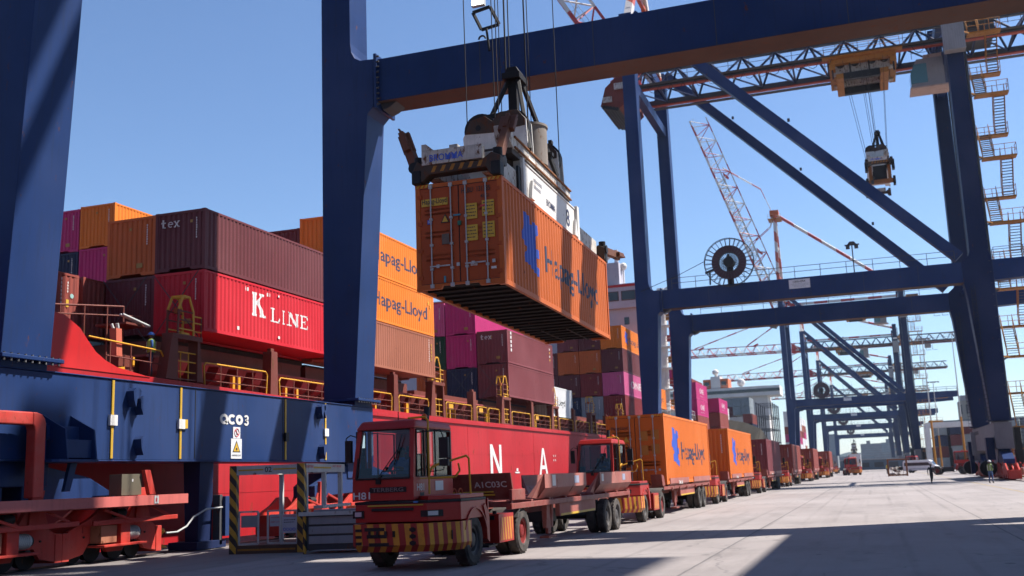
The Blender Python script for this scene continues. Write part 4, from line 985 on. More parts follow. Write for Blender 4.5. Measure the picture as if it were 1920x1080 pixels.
g.box(-.95, 1.9, 1.18, .95, 8.2, 1.4, 1); g.box(.72, 2.0, 1.35, .98, 8.2, 1.72, 0); g.box(-.98, 2.0, 1.35, -.72, 8.2, 1.72, 0)
g.box(.98, 2.0, 1.66, 1.04, 8.2, 1.72, 2); g.box(.98, 2.0, 1.35, 1.04, 8.2, 1.41, 2); g.prism('X', [(1.6, 1.5), (2.0, 1.3), (2.0, 1.75), (1.8, 2.0), (1.5, 1.9)], .55, .98, 0)
for i in range(5): g.box(-.7, 2.6+i*1.15, 1.08, .7, 2.75+i*1.15, 1.18, 2)
for y in (2.6, 7.8): g.cyl((.55, y, 1.0), (.55, y, 1.2), .2, 12, 1)
sp(g, 'headblock_frame', [WHITED, STAIN, paint('rusty_edge', (.20, .08, .03), .8, .5, .2, .7)], .02)
g = MB(); g.lathe([(.46, 1.72), (.56, 1.75), (.56, 2.95), (.60, 2.98), (.60, 3.05), (.5, 3.05), (.5, 2.0)], (.50, 5.2, 0), 'Z', 28); sp(g, 'cable_basket', [paint('grey_brown_basket', (.20, .17, .15), .7, .6, .5, .4)], 0)
g = MB()
ap = [(.25, 4.55, 4.55), (.25, 4.95, 4.55)]
for sx in (-.85, .95):
    for y, q in ((3.2, 0), (6.2, 1)): g.beam((sx+.08, y+.2, 1.72), (ap[q][0]+sx*.15, ap[q][1], 4.5), .11, .13, 0)
g.beam((.55, 3.9, 3.1), (.6, 5.6, 3.1), .1, .14, 0); g.beam((-.5, 3.9, 3.1), (.6, 3.9, 3.1), .1, .14, 0); g.beam((.2, 4.7, 1.72), (.2, 4.7, 4.5), .28, .28, 0)
g.box(-.05, 4.3, 4.42, .53, 5.2, 4.62, 0); g.prism('Y', [(.0, 4.62), (.5, 4.62), (.4, 4.82), (.1, 4.82)], 4.4, 5.1, 0)
for z in (2.3, 2.7): g.box(.9, 5.95, z, 1.02, 6.15, z+.12, 0)
sp(g, 'cable_frame', [BLACK], .01)
def flipper(x, y, ax, ay, az, up=1.0):
    g = MB(); b = Vector((x, y, .45)); d = Vector((ax, ay, az)); t = b+d
    g.beam(b, t, .2, .26, 0); u = d.normalized(); e = t+u*.02
    side = Vector((0, 1, 0)) if abs(ay) < .3 else Vector((1, 0, 0))
    g.beam(t-u*.35, t+u*.25, .46, .16, 0, up=side.cross(u)); g.beam(t+u*.22, t+u*.42+Vector((0, 0, -.06)), .46, .05, 0, up=side.cross(u)); g.beam(t-u*.35, t+u*.25, .12, .34, 0, up=side.cross(u)); g.cyl(b-side*.2, b+side*.2, .16, 12, 1)
    sp(g, 'guide_flipper', [paint('rusty_brown_flipper', (.12, .045, .025), .6, .5, .3, .6), BLACK], .01)
flipper(-1.2, .1, -.32, .1, .85); flipper(1.05, .3, .0, 1.0, 1.4); flipper(1.1, 12.1, .15, 1.9, .15); flipper(-1.1, 12.1, -.15, 1.9, .15)
g = MB()
for y in (3.72, 7.22):
    for x in (-1.02, -.12, .0, .92): g.cyl((x, y, 2.7), (x*1.05, y, 32.3), .017, 5)
g.cyl((0, 4.6, 4.8), (.1, 4.6, 32.3), .03, 5); g.cyl((.12, 4.6, 4.8), (.3, 4.7, 32.3), .02, 5)
sp(g, 'hoist_rope', [BLACK], 0)

SP2 = copy_tree(SP); SP2.location = (3.05, 101.0, 29.3); SP2.rotation_euler = (0, 0, 0); SP2['label'] = 'empty white and rusty spreader hanging high under the second crane trolley'
for ch in list(SP2.children):
    if ch.name.startswith(('hoist_rope', 'guide_flipper', 'telescopic')): bpy.data.objects.remove(ch)
g = MB()
for y, dx in ((3.72, 0), (7.22, .3)):
    for x in (-1.0, -.15, .15, 1.0): g.cyl((x, y, 2.7), (x*1.9-.4, y+dx, 12.2), .02, 5)
g.cyl((0, 4.6, 4.8), (-.2, 6, 12.2), .035, 5); g.build('hoist_rope', [BLACK], SP2)
g = MB(); 
for x in (-1.0, .7): g.box(x, .3, -1.4, x+.3, .7, .1, 0)
g.box(-1.2, .1, -1.6, 1.2, .7, -1.3, 0)
for x in (-1.3, 1.1): g.box(x, 0, -1.9, x+.22, .7, -1.1, 1); g.box(x, 0, -.4, x+.25, .7, .5, 1)
g.box(-.6, .35, -1.3, .6, .6, .1, 1); g.build('lower_frame', [paint('rusty_orange_frame', (.26, .10, .035), .7, .5, .2, .5), BLACK], SP2)

SP3 = copy_tree(SP2); SP3.location = (-8.0, 488, 8.0); SP3['label'] = 'small dark spreader hanging low under the far cranes, above the apron tractors'
for ch in list(SP3.children):
    if ch.name.startswith('hoist_rope'): ch.scale = (1, 1, 2.9); ch.location = (0, 0, -5)
# ================================================================== the red ship
HX = -24.85
SHIP = empty('container_ship', 'long red container ship moored behind the cranes, loaded with stacked containers', 'ship', (-40, 100, -2.6))
def sh_(mb, nm, mats, bevel=0, label=None):
    return mb.build(nm, mats, SHIP, (40, -100, 2.6), bevel=bevel, label=label)
g = MB()
# hull side with a slight sheer, as a long thick shell
ys = [-40, 20, 24, 31, 45, 60, 80, 100, 125, 160, 215, 232]
zs = [6.0, 6.0, 6.0, 5.95, 5.72, 5.6, 5.58, 5.55, 5.5, 5.5, 5.5, 5.5]
n = len(ys); vs = []
for y, z in zip(ys, zs):
    xo = HX if y < 210 else HX-(y-210)*.35
    vs += [(xo, y, -3), (xo, y, z), (-65, y, z), (-65, y, -3)]
fs = []
for i in range(n-1):
    for k in range(4): a = 4*i+k; b_ = 4*i+(k+1) % 4; fs.append((a, b_, b_+4, a+4))
fs += [(0, 1, 2, 3), (4*n-4, 4*n-3, 4*n-2, 4*n-1)]
g.add(vs, fs)
for y in (36, 50, 64, 78, 92, 106): g.box(HX, y, -3, HX+.012, y+.03, 5.4)
for z in (1.6, 3.4): g.box(HX, -40, z, HX+.012, 205, z+.03)
sh_(g, 'hull', [HULL])
g = MB()
poly = [(-40, 5.9), (-40, 9.0), (20, 8.6), (26, 7.9), (27.05, 7.68), (27.6, 7.62), (28.3, 7.28), (28.7, 6.9), (29.1, 6.55), (29.6, 6.3), (30.2, 6.12), (31.2, 6.0), (32, 5.9)]
g.prism('X', poly, HX-.06, HX+.03, 0)
sh_(g, 'bulwark', [HULLB])
g = MB(); g.box(HX+.03, 34.9, 5.30, HX+.10, 205, 5.48, 0); sh_(g, 'rubbing_strake', [HULL])
def bigletter(ch, y, z, w, h):
    g = MB(); x0, x1 = HX+.01, HX+.03; t = w*.2
    if ch == 'N':
        g.prism('X', [(y, z), (y+t, z), (y+t, z+h), (y, z+h)], x0, x1); g.prism('X', [(y+w-t, z), (y+w, z), (y+w, z+h), (y+w-t, z+h)], x0, x1); g.prism('X', [(y+t, z+h), (y+t, z+h*.72), (y+w-t, z), (y+w-t, z+h*.28)], x0, x1-.004)
    if ch == 'A':
        g.prism('X', [(y, z), (y+t, z), (y+w*.56, z+h), (y+w*.40, z+h)], x0, x1); g.prism('X', [(y+w-t, z), (y+w, z), (y+w*.60, z+h), (y+w*.44, z+h)], x0, x1-.004); g.prism('X', [(y+w*.25, z+h*.22), (y+w*.75, z+h*.22), (y+w*.70, z+h*.36), (y+w*.30, z+h*.36)], x0, x1-.008)
    return g
sh_(bigletter('N', 68.1, 1.9, 2.3, 2.2), 'hull_letter', [WTXT]); sh_(bigletter('A', 79.2, 1.9, 2.3, 2.1), 'hull_letter', [WTXT])
g = MB(); g.box(HX+.01, 73.3, 2.1, HX+.03, 74.3, 2.2); g.box(HX+.01, 73.6, 2.25, HX+.03, 74.0, 2.45)
for q in (0, .5): 
    for r_ in (0, .35): g.box(HX+.01, 83.2+q, 3.0+r_, HX+.03, 83.32+q, 3.15+r_)
sh_(g, 'draught_marks', [WTXT])
# deck, hatch coaming with its brackets
g = MB(); g.box(-62, -30, 5.5, HX-.1, 200, 5.62); g.box(-62, 33, 5.62, -27.3, 126, 7.1, 1); g.box(-62, -30, 5.62, -27.3, 31, 6.9, 1)
for y0, y1 in ((47.0, 59.4), (72.8, 84.6), (34.8, 46.5), (85.6, 98), (98.5, 110.5), (60.5, 71.8)): g.box(-62, y0, 7.1, -27.0, y1, 7.75 if y0 < 60 else 7.45, 1)
for y0, y1, z in ((35.6, 47, 8.0), (47.3, 59, 7.9)): g.box(-30, y0, 7.7, -27.2, y1, z, 0)
sh_(g, 'deck', [DECKD, DECKR])
g = MB(); y = 34.5
while y < 124:
    g.prism('Y', [(-27.3, 7.0), (-26.55, 7.0), (-26.8, 6.5), (-27.3, 6.2)], y, y+.7, 0); y += 1.45
g.box(-27.3, 34, 7.0, -26.6, 124, 7.1, 0)
sh_(g, 'coaming_bracket', [DECKP])
# lashing portals, posts, ladder cages along the ship's side
portal = ([33.0, 58.2, 70.9, 83.4, 96.1, 108.6, 121], [40.6, 53.3, 65.6, 78.3, 90.6, 103])
ztop = lambda y: 7.72 if y < 62 else 7.55
zdk = lambda y: 5.95 if y < 40 else 5.6
for y in portal[0]:
    g = MB(); zt = ztop(y); zb = zdk(y)
    for a, b_ in ((y, y+.75), (y+1.95, y+2.35)): g.prism('X', [(a, zb), (b_, zb), (min(b_, y+2.2)-(.05 if a == y else .12), zt), (max(a, y+.35), zt)], HX-.5, HX-.05, 0)
    g.box(HX-.55, y+.35, zt-.18, HX-.03, y+2.25, zt+.02, 0); g.box(HX-.5, y+.6, zb+.02, HX-.1, y+2.0, zb+.08)
    sh_(g, 'lashing_portal', [DECKR], .015)
    g = MB()
    for a in (zb+.35, zb+.75, zb+1.1): g.cyl((HX-.15, y+.75, a), (HX-.15, y+1.95, a), .03, 5, 0)
    for a in (y+1.0, y+1.5): g.cyl((HX-.15, a, zb), (HX-.15, a, zb+1.1), .025, 5, 0)
    sh_(g, 'railing', [YEL])
    g = MB(); y0 = y+1.15                                            # ladder with hooped head on the portal
    hp = [(y0-.35, zt), (y0-.32, zt+1.0), (y0-.05, zt+1.55), (y0+.35, zt+1.55), (y0+.62, zt+1.0), (y0+.65, zt)]
    for x in (HX-.15, HX-.65):
        for a, b_ in zip(hp, hp[1:]): g.beam((x, *a), (x, *b_), .05, .09, 0 if a[1] > zt+.1 or x > HX-.3 and a[1] > zt+.9 else 1)
        for k in (.25, .6, .95): g.beam((x, y0-.3, zt+k), (x, y0+.6, zt+k), .04, .05, 1 if k != .25 else 0)
    g.beam((HX-.15, y0-.05, zt+1.55), (HX-.65, y0-.05, zt+1.55), .05, .09, 0); g.beam((HX-.15, y0+.35, zt+1.55), (HX-.65, y0+.35, zt+1.55), .05, .09, 0)
    for k in (.3, .75, 1.1): g.cyl((HX-.15, y0+.65, zt+k*.75), (HX-.15, y0+1.15, zt+k*.75), .03, 5, 0)
    g.cyl((HX-.15, y0+1.15, zt), (HX-.15, y0+1.15, zt+.85), .03, 5, 1); g.boxc((HX-.5, y0+.1, zt+1.0), (.2, .25, .2), 2); g.box(HX-.3, y0-.15, zt+.02, HX-.12, y0+.35, zt+.12, 0)
    sh_(g, 'ladder_cage', [YEL, DECKR, paint('orange_lamp_box', (.30, .08, .02), .6)])
for y in portal[1]:
    g = MB(); zt = ztop(y); zb = zdk(y); g.prism('X', [(y-.3, zb), (y+.35, zb), (y+.28, zt), (y-.22, zt)], HX-.5, HX-.05, 0); g.box(HX-.35, y-.12, zt, HX-.15, y+.15, zt+.15, 0)
    sh_(g, 'lashing_post', [DECKR], .015)
def railing(ya, yb):
    g = MB(); x = HX-.12; zb = (zdk(ya)+zdk(yb))/2; r = .032; m = 0
    path = [(x, ya+.1, zb), (x, ya+.02, zb+.85), (x, ya+.15, zb+1.0), (x, yb-.15, zb+1.0), (x, yb-.02, zb+.85), (x, yb-.1, zb)]
    g.tube(path, .036, 6, 0)
    g.cyl((x, ya+.08, zb+.62), (x, yb-.08, zb+.62), .024, 5, 1); g.cyl((x, ya+.08, zb+.3), (x, yb-.08, zb+.3), .024, 5, 1)
    n = max(1, int((yb-ya)/1.15))
    for i in range(1, n): yy = ya+(yb-ya)*i/n; g.cyl((x, yy, zb), (x, yy, zb+1.0), .028, 5, 1)
    random.seed(int(ya*7))
    for i in range(2): yy = random.uniform(ya+.5, yb-.5); g.box(x-.9, yy, zb, x-.75, yy+.16, zb+.75, 0)
    if int(ya) % 3 == 0: g.box(x-.05, ya+.6, zb+.55, x-.02, ya+1.3, zb+.98, 0)
    sh_(g, 'railing', [YEL, DECKR])
for a, b_ in ((35.45, 40.15), (41.1, 46.3), (48.5, 52.9), (53.75, 58.0), (60.7, 65.2), (66.1, 68.2), (68.4, 70.7), (73.4, 77.9), (78.8, 83.2), (85.9, 90.2), (91.1, 95.9), (98.6, 102.6), (103.5, 108.4)): railing(a, b_)
# walkway behind the bulwark with the gangway gear
g = MB()
g.tube([(HX-.3, 29.1, 7.12), (HX-.3, 33.0, 7.0), (HX-.35, 33.3, 6.7), (HX-.35, 33.3, 6.1)], .035, 6, 0); g.tube([(HX-.3, 30, 6.55), (HX-.3, 33, 6.5)], .025, 5, 1)
for y in (30.2, 31.3, 32.4): g.cyl((HX-.3, y, 6.0), (HX-.3, y, 7.08), .03, 5, 1)
g.beam((HX-.5, 30.0, 6.02), (HX-.5, 31.2, 6.2), .1, .12, 0); g.box(HX-.9, 30.9, 6.0, HX-.5, 31.7, 6.7, 1); g.box(HX-.48, 31.6, 6.3, HX-.44, 31.7, 6.65, 0)
g.tube([(-26.5, 27.8, 8.2), (-26.5, 32.5, 8.75)], .04, 5, 1); g.tube([(-26.5, 27.8, 7.9), (-26.5, 33.5, 8.5)], .03, 5, 1)  # upper gangway rail in brown, standing for shade on its yellow paint
for y in (28, 29.2, 30.4, 31.6, 32.5): g.cyl((-26.5, y, 6), (-26.5, y, 8.25+(y-28)*.11), .035, 5, 1)
g.box(-27.2, 31.8, 7.95, -25.8, 33.0, 8.03, 1)
for q in (0, .12): g.cyl((-26.0+q, 31.7, 8.3), (-25.8+q, 33.0, 7.98), .05, 6, 2)
sh_(g, 'gangway_platform', [YEL, DECKR, GALV])
g = MB(); g.prism('Y', [(-25.45, 6.6), (-25.2, 6.6), (-25.25, 7.6), (-25.55, 7.6)], 30.6, 30.9, 0); g.cyl((-25.5, 30.75, 7.6), (-25.55, 30.7, 7.78), .06, 6, 1); g.cyl((-25.3, 30.75, 7.6), (-25.3, 30.7, 7.78), .06, 6, 1)
sh_(g, 'davit_arm', [paint('pinkish_orange_arm', (.42, .10, .06), .5), GALV])
g = MB(); g.box(HX+.02, 14, 2.98, HX+1.9, 35.6, 3.1, 0); g.box(HX+1.8, 14, 3.1, HX+1.9, 35.6, 3.6, 1); rail_run(g, (HX+1.85, 14, 3.1), (HX+1.85, 35.4, 3.1), n=12, m=1, r=.02)  # unseen slab added behind the sill beam to shade the hull below
for i in range(12): g.box(HX+.02, 15+i*1.7, 2.9, HX+1.9, 15.1+i*1.7, 2.98, 0)
sh_(g, 'hull_shade_slab', [GALV, DECKR])
# lashing rods crossing the container ends
g = MB()
for ye, ks, zb in ((35.3, (0, 1), 8.0), (72.9, (0, 1, 2), 7.6)):
    for k in ks:
        x1 = col(k)-.1; g.cut(); g.cyl((x1, ye-.12, zb-.2), (x1-2.2, ye-.12, zb+2.5), .02, 5); g.cyl((x1-2.2, ye-.16, zb-.2), (x1, ye-.16, zb+2.5), .02, 5)
sh_(g, 'lashing_rods', [DARKG])
# deckhouse, bridge and mast
LIL = paint('lilac_white_deckhouse', (.40, .385, .44), .6, .2, .2, .05)
g = MB(); g.box(-62, 124, 5.6, -25.2, 127.5, 24.0, 0); g.box(-62, 123.4, 21.6, -25.0, 128, 24.6, 0); g.box(-62, 123.35, 24.2, -24.9, 128.1, 24.5, 2); g.box(-50, 123.8, 24.6, -27.5, 127, 27.4, 0); g.cyl((-28, 125, 24.6), (-28, 125, 29.2), .25, 8, 0)
sh_(g, 'deckhouse', [LIL, DARKG, REDW])
for i in range(16):
    g = MB(); x = -25.6-i*2.1; g.box(x-1.6, 123.33, 22.6, x, 123.41, 23.6, 0); g.box(x-1.7, 123.36, 22.5, x+.1, 123.398, 23.7, 1); sh_(g, 'bridge_window', [DGLASS, paint('brown_frame', (.10, .04, .03), .6)])
g = MB()
for z in (19.6, 16.0, 12.6):
    for i in range(6): g.box(-27.2-i*3.4, 123.93, z, -26.6-i*3.4, 124.02, z+.9)
sh_(g, 'porthole_windows', [DGLASS])
for x, y, z, r in ((-29.2, 125, 28.0, .55), (-27.3, 125.4, 26.6, .5), (-33, 125, 29, .8)):
    g = MB(); g.lathe([(.02, r), (r*.5, r*.87), (r*.87, r*.5), (r, 0), (r*.87, -r*.5), (r*.5, -r*.87), (.02, -r)], (x, y, z+r), 'Z', 16); g.cyl((x, y, 24.6), (x, y, z), .08, 6); sh_(g, 'radar_dome', [WHT2])
g = MB(); g.cyl((-26.9, 146, 5.6), (-26.5, 146, 27.5), .62, 14); g.box(-28.2, 145, 26.2, -25.4, 147, 26.5); g.beam((-26.5, 146, 26.8), (-24.0, 144, 27.8), .4, .5)
for z in (10, 13, 16, 19, 22):
    g.box(-28.0, 144.8, z, -25.2, 147.2, z+.12); rail_run(g, (-25.2, 144.8, z+.12), (-25.2, 147.2, z+.12), n=2); rail_run(g, (-28, 144.8, z+.12), (-25.2, 144.8, z+.12), n=3)
    g.cyl((-25.5, 145.4, z), (-25.5, 145.4, z+2.8), .12, 6, 1); g.boxc((-25.6, 145.2, z+1.2), (.6, .6, .9), 1 if z % 2 else 2)
for i in range(40): g.box(-25.35, 146.2, 6+i*.5, -25.3, 146.9, 6.05+i*.5)
for i in range(3): g.cyl((-25.6, 152+i*1.5, 5.6), (-25.6, 152+i*1.5, 15-i), .3, 8); g.box(-26.5, 149+i*3.2, 5.6, -25.1, 151.6+i*3.2, 9.4)
rail_run(g, (-25.1, 130, 9.4), (-25.1, 160, 9.4), h=1.2, n=16)
sh_(g, 'deck_crane', [WHT2, paint('red_fitting', (.33, .03, .03), .5), ORY])
g = MB()
for y in (150, 151.5, 153, 154.5, 156, 157.5):
    g.box(-25.4, y, 5.6, -25.2, y+.12, 13.2)
for z in (7.4, 9.0, 10.6, 12.2, 13.1): g.box(-25.45, 150, z, -25.15, 157.7, z+.1)
sh_(g, 'scaffold_rack', [WHT2])

# ================================================================== second ship, farther along the quay
OLV = paint('olive_brown_hull', (.075, .062, .045), .6, .5, .5, .3)
SH2 = empty('container_ship', 'second container ship farther along, dark olive hull with rusty bow and white bridge', 'ship', (-45, 320, -2.6))
s2 = lambda mb, nm, mats: mb.build(nm, mats, SH2, (45, -320, 2.6))
g = MB(); vs = []; prof2 = [(236, 12.8, -30.5, -36), (250, 12.4, -27.6, -34), (268, 11.5, -26.0, -29), (285, 9.0, -25.6, -27), (300, 7.4, -25.5, -26), (520, 7.0, -25.5, -25.6)]
for y, z, xt, xb in prof2: vs += [(xb, y, -3), (xt, y, z), (-72, y, z), (-72, y, -3)]
fs = []
for i in range(len(prof2)-1):
    for k in range(4): a = 4*i+k; b_ = 4*i+(k+1) % 4; fs.append((a, b_, b_+4, a+4))
n = len(prof2); fs += [(0, 1, 2, 3), (4*n-4, 4*n-3, 4*n-2, 4*n-1)]; g.add(vs, fs); s2(g, 'hull', [OLV])
g = MB(); g.add([(x+.03, y, z) for x, y, z in ((-25.5, 300, 3.4), (-25.5, 520, 3.4), (-25.5, 520, 4.9), (-25.5, 300, 5.2))], [(0, 1, 2, 3)]); g.box(-25.52, 300, 5.2, -25.45, 520, 7.2); s2(g, 'hull_band', [paint('rusty_grey_band', (.20, .19, .18), .7, .7, .5, .7)])
g = MB(); g.box(-70, 340, 7, -30, 352, 27.6, 0); g.box(-72, 338.5, 24.4, -26, 350, 27.4, 0); g.box(-50, 340, 27.4, -42, 348, 30.6, 1); g.box(-47.5, 339.9, 27.6, -44.5, 348, 31.4, 0); g.box(-72.05, 338.4, 25.6, -25.95, 338.52, 26.6, 2)
for x in (-48.8, -43.4): g.boxc((x, 339.9, 29.1), (1.6, .2, 1.3), 2)
g.cyl((-46, 343, 31), (-46, 343, 34), .5, 10, 0); g.lathe([(.02, 1), (.9, .5), (1.1, 0), (.9, -.6), (.3, -1)], (-46, 341.5, 33), 'Z', 12, 0)
g.cyl((-57, 342, 27), (-57.6, 342, 41), .16, 6, 0)
for q in range(6): g.beam((-58.4, 342, 30+q*1.6), (-56.6, 342, 30+q*1.6), .08, .08, 0)
g.lathe([(.02, 1.2), (1.0, .7), (1.3, 0), (1.0, -.7), (.02, -1.2)], (-38, 341, 29), 'Y', 14, 0); rail_run(g, (-72, 338.6, 27.4), (-26, 338.6, 27.4), n=24)
s2(g, 'deckhouse', [WHT2, paint('orange_wheelhouse', (.50, .12, .04), .5), DGLASS])
g = MB()
for y in range(300, 330, 6):
    for z in (9, 12.5, 16, 19.5): g.box(-30, y, z, -25.6, y+.3, z+.15)
    g.box(-26, y, 7, -25.7, y+.3, 20); g.box(-30, y, 7, -29.7, y+.3, 20)
s2(g, 'lashing_bridge', [DARKG])
S2G = 'containers stacked on the second ship'
random.seed(5); pal = [('grey', GRY), ('dark red', RBR), ('brown', BRN2), ('grey', GRY), ('pale', WHC), ('grey', GRY), ('maroon', MAR), ('steel blue', CP('steel_blue', (.10, .14, .18), .2))]
nm_row = ['bottom', 'second', 'third', 'fourth', 'top']
for k in range(8):                                                   # the block of container ends in front of the bridge
    for j in range(2):
        nm, m = pal[(k*3+j*5) % 8]
        container(-33.5-2.55*k, 318, 17.6+2.6*j, m, '%s container end below the second ship bridge, %s row, %s from the right' % (nm, ('lower', 'upper')[j], ('first', 'second', 'third', 'fourth', 'fifth', 'sixth', 'seventh', 'eighth')[k]), L=12, H=2.58, group=S2G)
for k in range(3):
    for j in range(2): container(-34.2-2.55*k, 262, 12.0+2.6*j, [WHC, GRY, GRY][k], ['white container with lit side above the rusty bow', 'grey container end above the rusty bow', 'dull grey container end left above the rusty bow'][k]+(', lower tier' if j == 0 else ', upper tier'), L=12, H=2.58, group=S2G)
container(-34.2-2.55*5, 262, 17.2, ORG, 'small orange container end beside the magenta stack on the second ship', L=12, group=S2G)
for k, j, m, lb in ((0, 0, NVY, 'navy container low at the second ship\'s bow, right of the white one'), (0, 1, BRN2, 'red brown container at the second ship\'s bow, right of the white one')):
    container(-29.6, 285, 11.0+2.6*j, m, lb, L=12, H=2.58, group=S2G)
for b_ in range(6):                                                  # tall sunlit stacks seen through the crane legs
    for j in range(5):
        nm, m = [('white', WHC), ('red', RBR), ('white', WHC), ('magenta', MAG), ('pale brown', BRN), ('white', WHC), ('red brown', BRN2)][(b_*2+j*3+(b_ > 2)) % 7]
        container(-25.7, 372+b_*14.2, 7.6+2.62*j, m, '%s container on the second ship between crane legs, bay %s, %s tier' % (nm, ('one', 'two', 'three', 'four', 'five', 'six')[b_], nm_row[j]), L=12.2, H=2.6, group=S2G)
# ================================================================== terminal tractors and trailers
def wheel(mb_parent, x, y, r, w, side, name='wheel', dual=False, rim=None, red=False):
    """tyre with tread shoulders, dished rim with nuts; side = +1 faces +X"""
    g = MB(); n = 28; s = side
    g.lathe([(r*.56, s*w/2*.86), (r*.62, s*w/2), (r*.90, s*w/2), (r, s*w/2*.72), (r, -s*w/2*.72), (r*.90, -s*w/2), (r*.56, -s*w/2)], (x, y, r), 'X', n, 0)
    for i in range(n):
        a = 2*math.pi*i/n; c = Vector((x, y+math.cos(a)*(r-.002), r+math.sin(a)*(r-.002))); u = Vector((0, -math.sin(a), math.cos(a)))
        for q in (-.33, .33): g.boxc((c.x+q*w, c.y, c.z), (.05, .03, .03), 0)
    g.lathe([(r*.58, s*w/2*.86), (r*.55, s*w/2*.70), (r*.46, s*w/2*.60), (r*.44, s*w*.10), (r*.30, s*w*.06), (r*.28, s*w*.34), (r*.20, s*w*.40), (.01, s*w*.41)], (x, y, r), 'X', n, 1)
    for i in range(8):
        a = 2*math.pi*i/8; g.cyl((x+s*w*.08, y+math.cos(a)*r*.36, r+math.sin(a)*r*.36), (x+s*w*.16, y+math.cos(a)*r*.36, r+math.sin(a)*r*.36), .018, 6, 2)
    for i in range(5):
        a = 2*math.pi*(i+.5)/5; g.cyl((x+s*w*.095, y+math.cos(a)*r*.5*.86, r+math.sin(a)*r*.5*.86), (x+s*w*.115, y+math.cos(a)*r*.43, r+math.sin(a)*r*.43), .03, 8, 2)
    if dual:
        x2 = x-s*(w+.05); g.lathe([(r*.56, w/2*.86), (r*.90, w/2), (r, w/2*.72), (r, -w/2*.72), (r*.90, -w/2), (r*.56, -w/2*.86)], (x2, y, r), 'X', n, 0)
    return g.build(name, [RUBBER, TRUCKD if red else GREYW, BLACK], mb_parent)
GREYW = paint('dusty_grey_rim', (.055, .05, .05), .6, .5, 0, .3); TRUCKD = paint('dark_red_rim', (.16, .012, .01), .55, .4, 0, .2)
HAZR = stripes('rear_red_white', (.50, .48, .46), (.36, .02, .02), .2, 0, 0)
SEAT = flat('seat_fabric', (.02, .02, .025), .9)
def tractor(label, numbered=False):
    T = empty('terminal_tractor', label, 'truck', (0, 0, 0), group='red terminal tractors queuing under the cranes')
    p = lambda mb, nm, mats, bv=.012, lb=None, par=None: mb.build(nm, mats, par or T, bevel=bv, label=lb)
    R, K = TRUCK, BLACK
    g = MB()
    for x in (-.45, .35): g.box(x-.06, .6, .62, x+.06, 5.55, .92, 0)
    for y in (1.0, 2.4, 3.4, 5.4): g.box(-.5, y, .66, .4, y+.12, .88, 0)
    for y in (1.35, 4.5): g.cyl((-.9, y, .52), (.9, y, .52), .09, 10, 1)
    g.box(-.35, .8, .45, .3, 2.2, 1.0, 1); g.box(-.4, 3.9, .92, .35, 5.0, 1.05, 1); g.cyl((-.03, 4.5, 1.05), (-.03, 4.5, 1.16), .42, 20, 1)
    g.box(-.5, 5.45, .5, .45, 5.55, .95, 0); g.cyl((-.75, 3.1, .62), (-.75, 3.9, .62), .22, 14, 1)
    p(g, 'chassis', [R, K])
    g = MB()                                                        # striped bumper, bowed in plan, bevelled below
    pl = [(-1.16, .40), (-1.05, .06), (.62, .0), (1.14, .52), (1.16, 1.05)]
    top = [(x, y, .94) for x, y in pl]; mid = [(x, y, .52) for x, y in pl]; bot = [(x*.93, y+.12, .38) for x, y in pl]
    for A, B_ in ((top, mid), (mid, bot)):
        g.add(A+B_, [(i, i+1, 5+i+1, 5+i) for i in range(4)], 0)
    g.add(top+[(-1.16, 1.05, .94)], [(0, 1, 2, 3, 4, 5)], 1); g.add(bot+[(-1.08, 1.1, .38)], [(0, 1, 2, 3, 4, 5)], 1)
    bmp = p(g, 'bumper', [HAZB, R], 0)
    g = MB(); sl = lambda x: .06-(x+1.05)*.036-.012
    for j, z in enumerate((.80, .66, .50)):
        g.cut(); xa, xb = (-.78+.05*j, -.02-.02*j); g.box(xa, sl(xa)-.004, z, xb, sl(xa)+.03, z+.07)
    for i in range(3):
        for x in (-.92, .30): g.boxc((x, sl(x), .82-.13*i), (.13, .02, .055))
        g.cyl((.30, sl(.3)-.02, .82-.13*i), (.30, sl(.3)+.02, .82-.13*i), .05, 10)
    for i in range(4): g.boxc((-.66+.18*i, sl(0), .74), (.05, .02, .12))
    g.box(1.0, .33, .60, 1.02, .36, .78)
    p(g, 'bumper_slots', [K], 0, par=bmp)
    g = MB()                                                        # lower nose with headlights and rubbing strip
    pn = [(-1.14, .45), (-1.02, .12), (.60, .06), (1.13, .55), (1.13, 2.0), (.25, 2.0), (.25, 1.3), (-1.14, 1.3)]
    g.prism('Z', pn, .97, 1.33, 0); g.prism('Z', [(x*1.012, y-.008) for x, y in pn], 1.33, 1.385, 1)
    g.prism('Z', [(.27, .40), (.62, .08), (1.12, .56), (1.12, 1.92), (.27, 1.92)], 1.386, 1.47, 0)
    g.box(-.62, .03, 1.19, .30, .1, 1.25, 1); g.box(-.72, .055, 1.285, .52, .12, 1.315, 2)
    n_ = p(g, 'nose', [R, K, YPLT])
    for x, s in ((-.94, 1), (.66, 1)):
        g = MB()
        if x > 0: g.prism('Z', [(.46, .055), (.60, .045), (.86, .275), (.84, .30), (.60, .075), (.46, .075)], 1.06, 1.19, 0); g.prism('Z', [(.62, .055), (.78, .20), (.77, .22), (.61, .075)], 1.085, 1.17, 1)
        else: g.box(x-.12, .075, 1.06, x+.12, .2, 1.21, 0); g.boxc((x+.01, .07, 1.14), (.14, .03, .09), 1)
        p(g, 'headlight', [K, flat('headlight_glass', (.35, .37, .4), .1)], 0)
    # cab
    g = MB(); x0, x1, y0, y1, zb, zs, zt = -1.10, .28, .14, 2.25, 1.40, 1.86, 2.84
    g.hexa([(x0, y0, zb), (x1, y0, zb), (x1, y1, zb), (x0, y1, zb), (x0+.01, y0+.01, zs), (x1, y0+.01, zs), (x1, y1, zs), (x0+.01, y1, zs)], 0)
    g.box(x0+.08, y0+.08, zs+.0, x1-.08, y1-.08, zs+.004, 1)
    tf = y0+.12
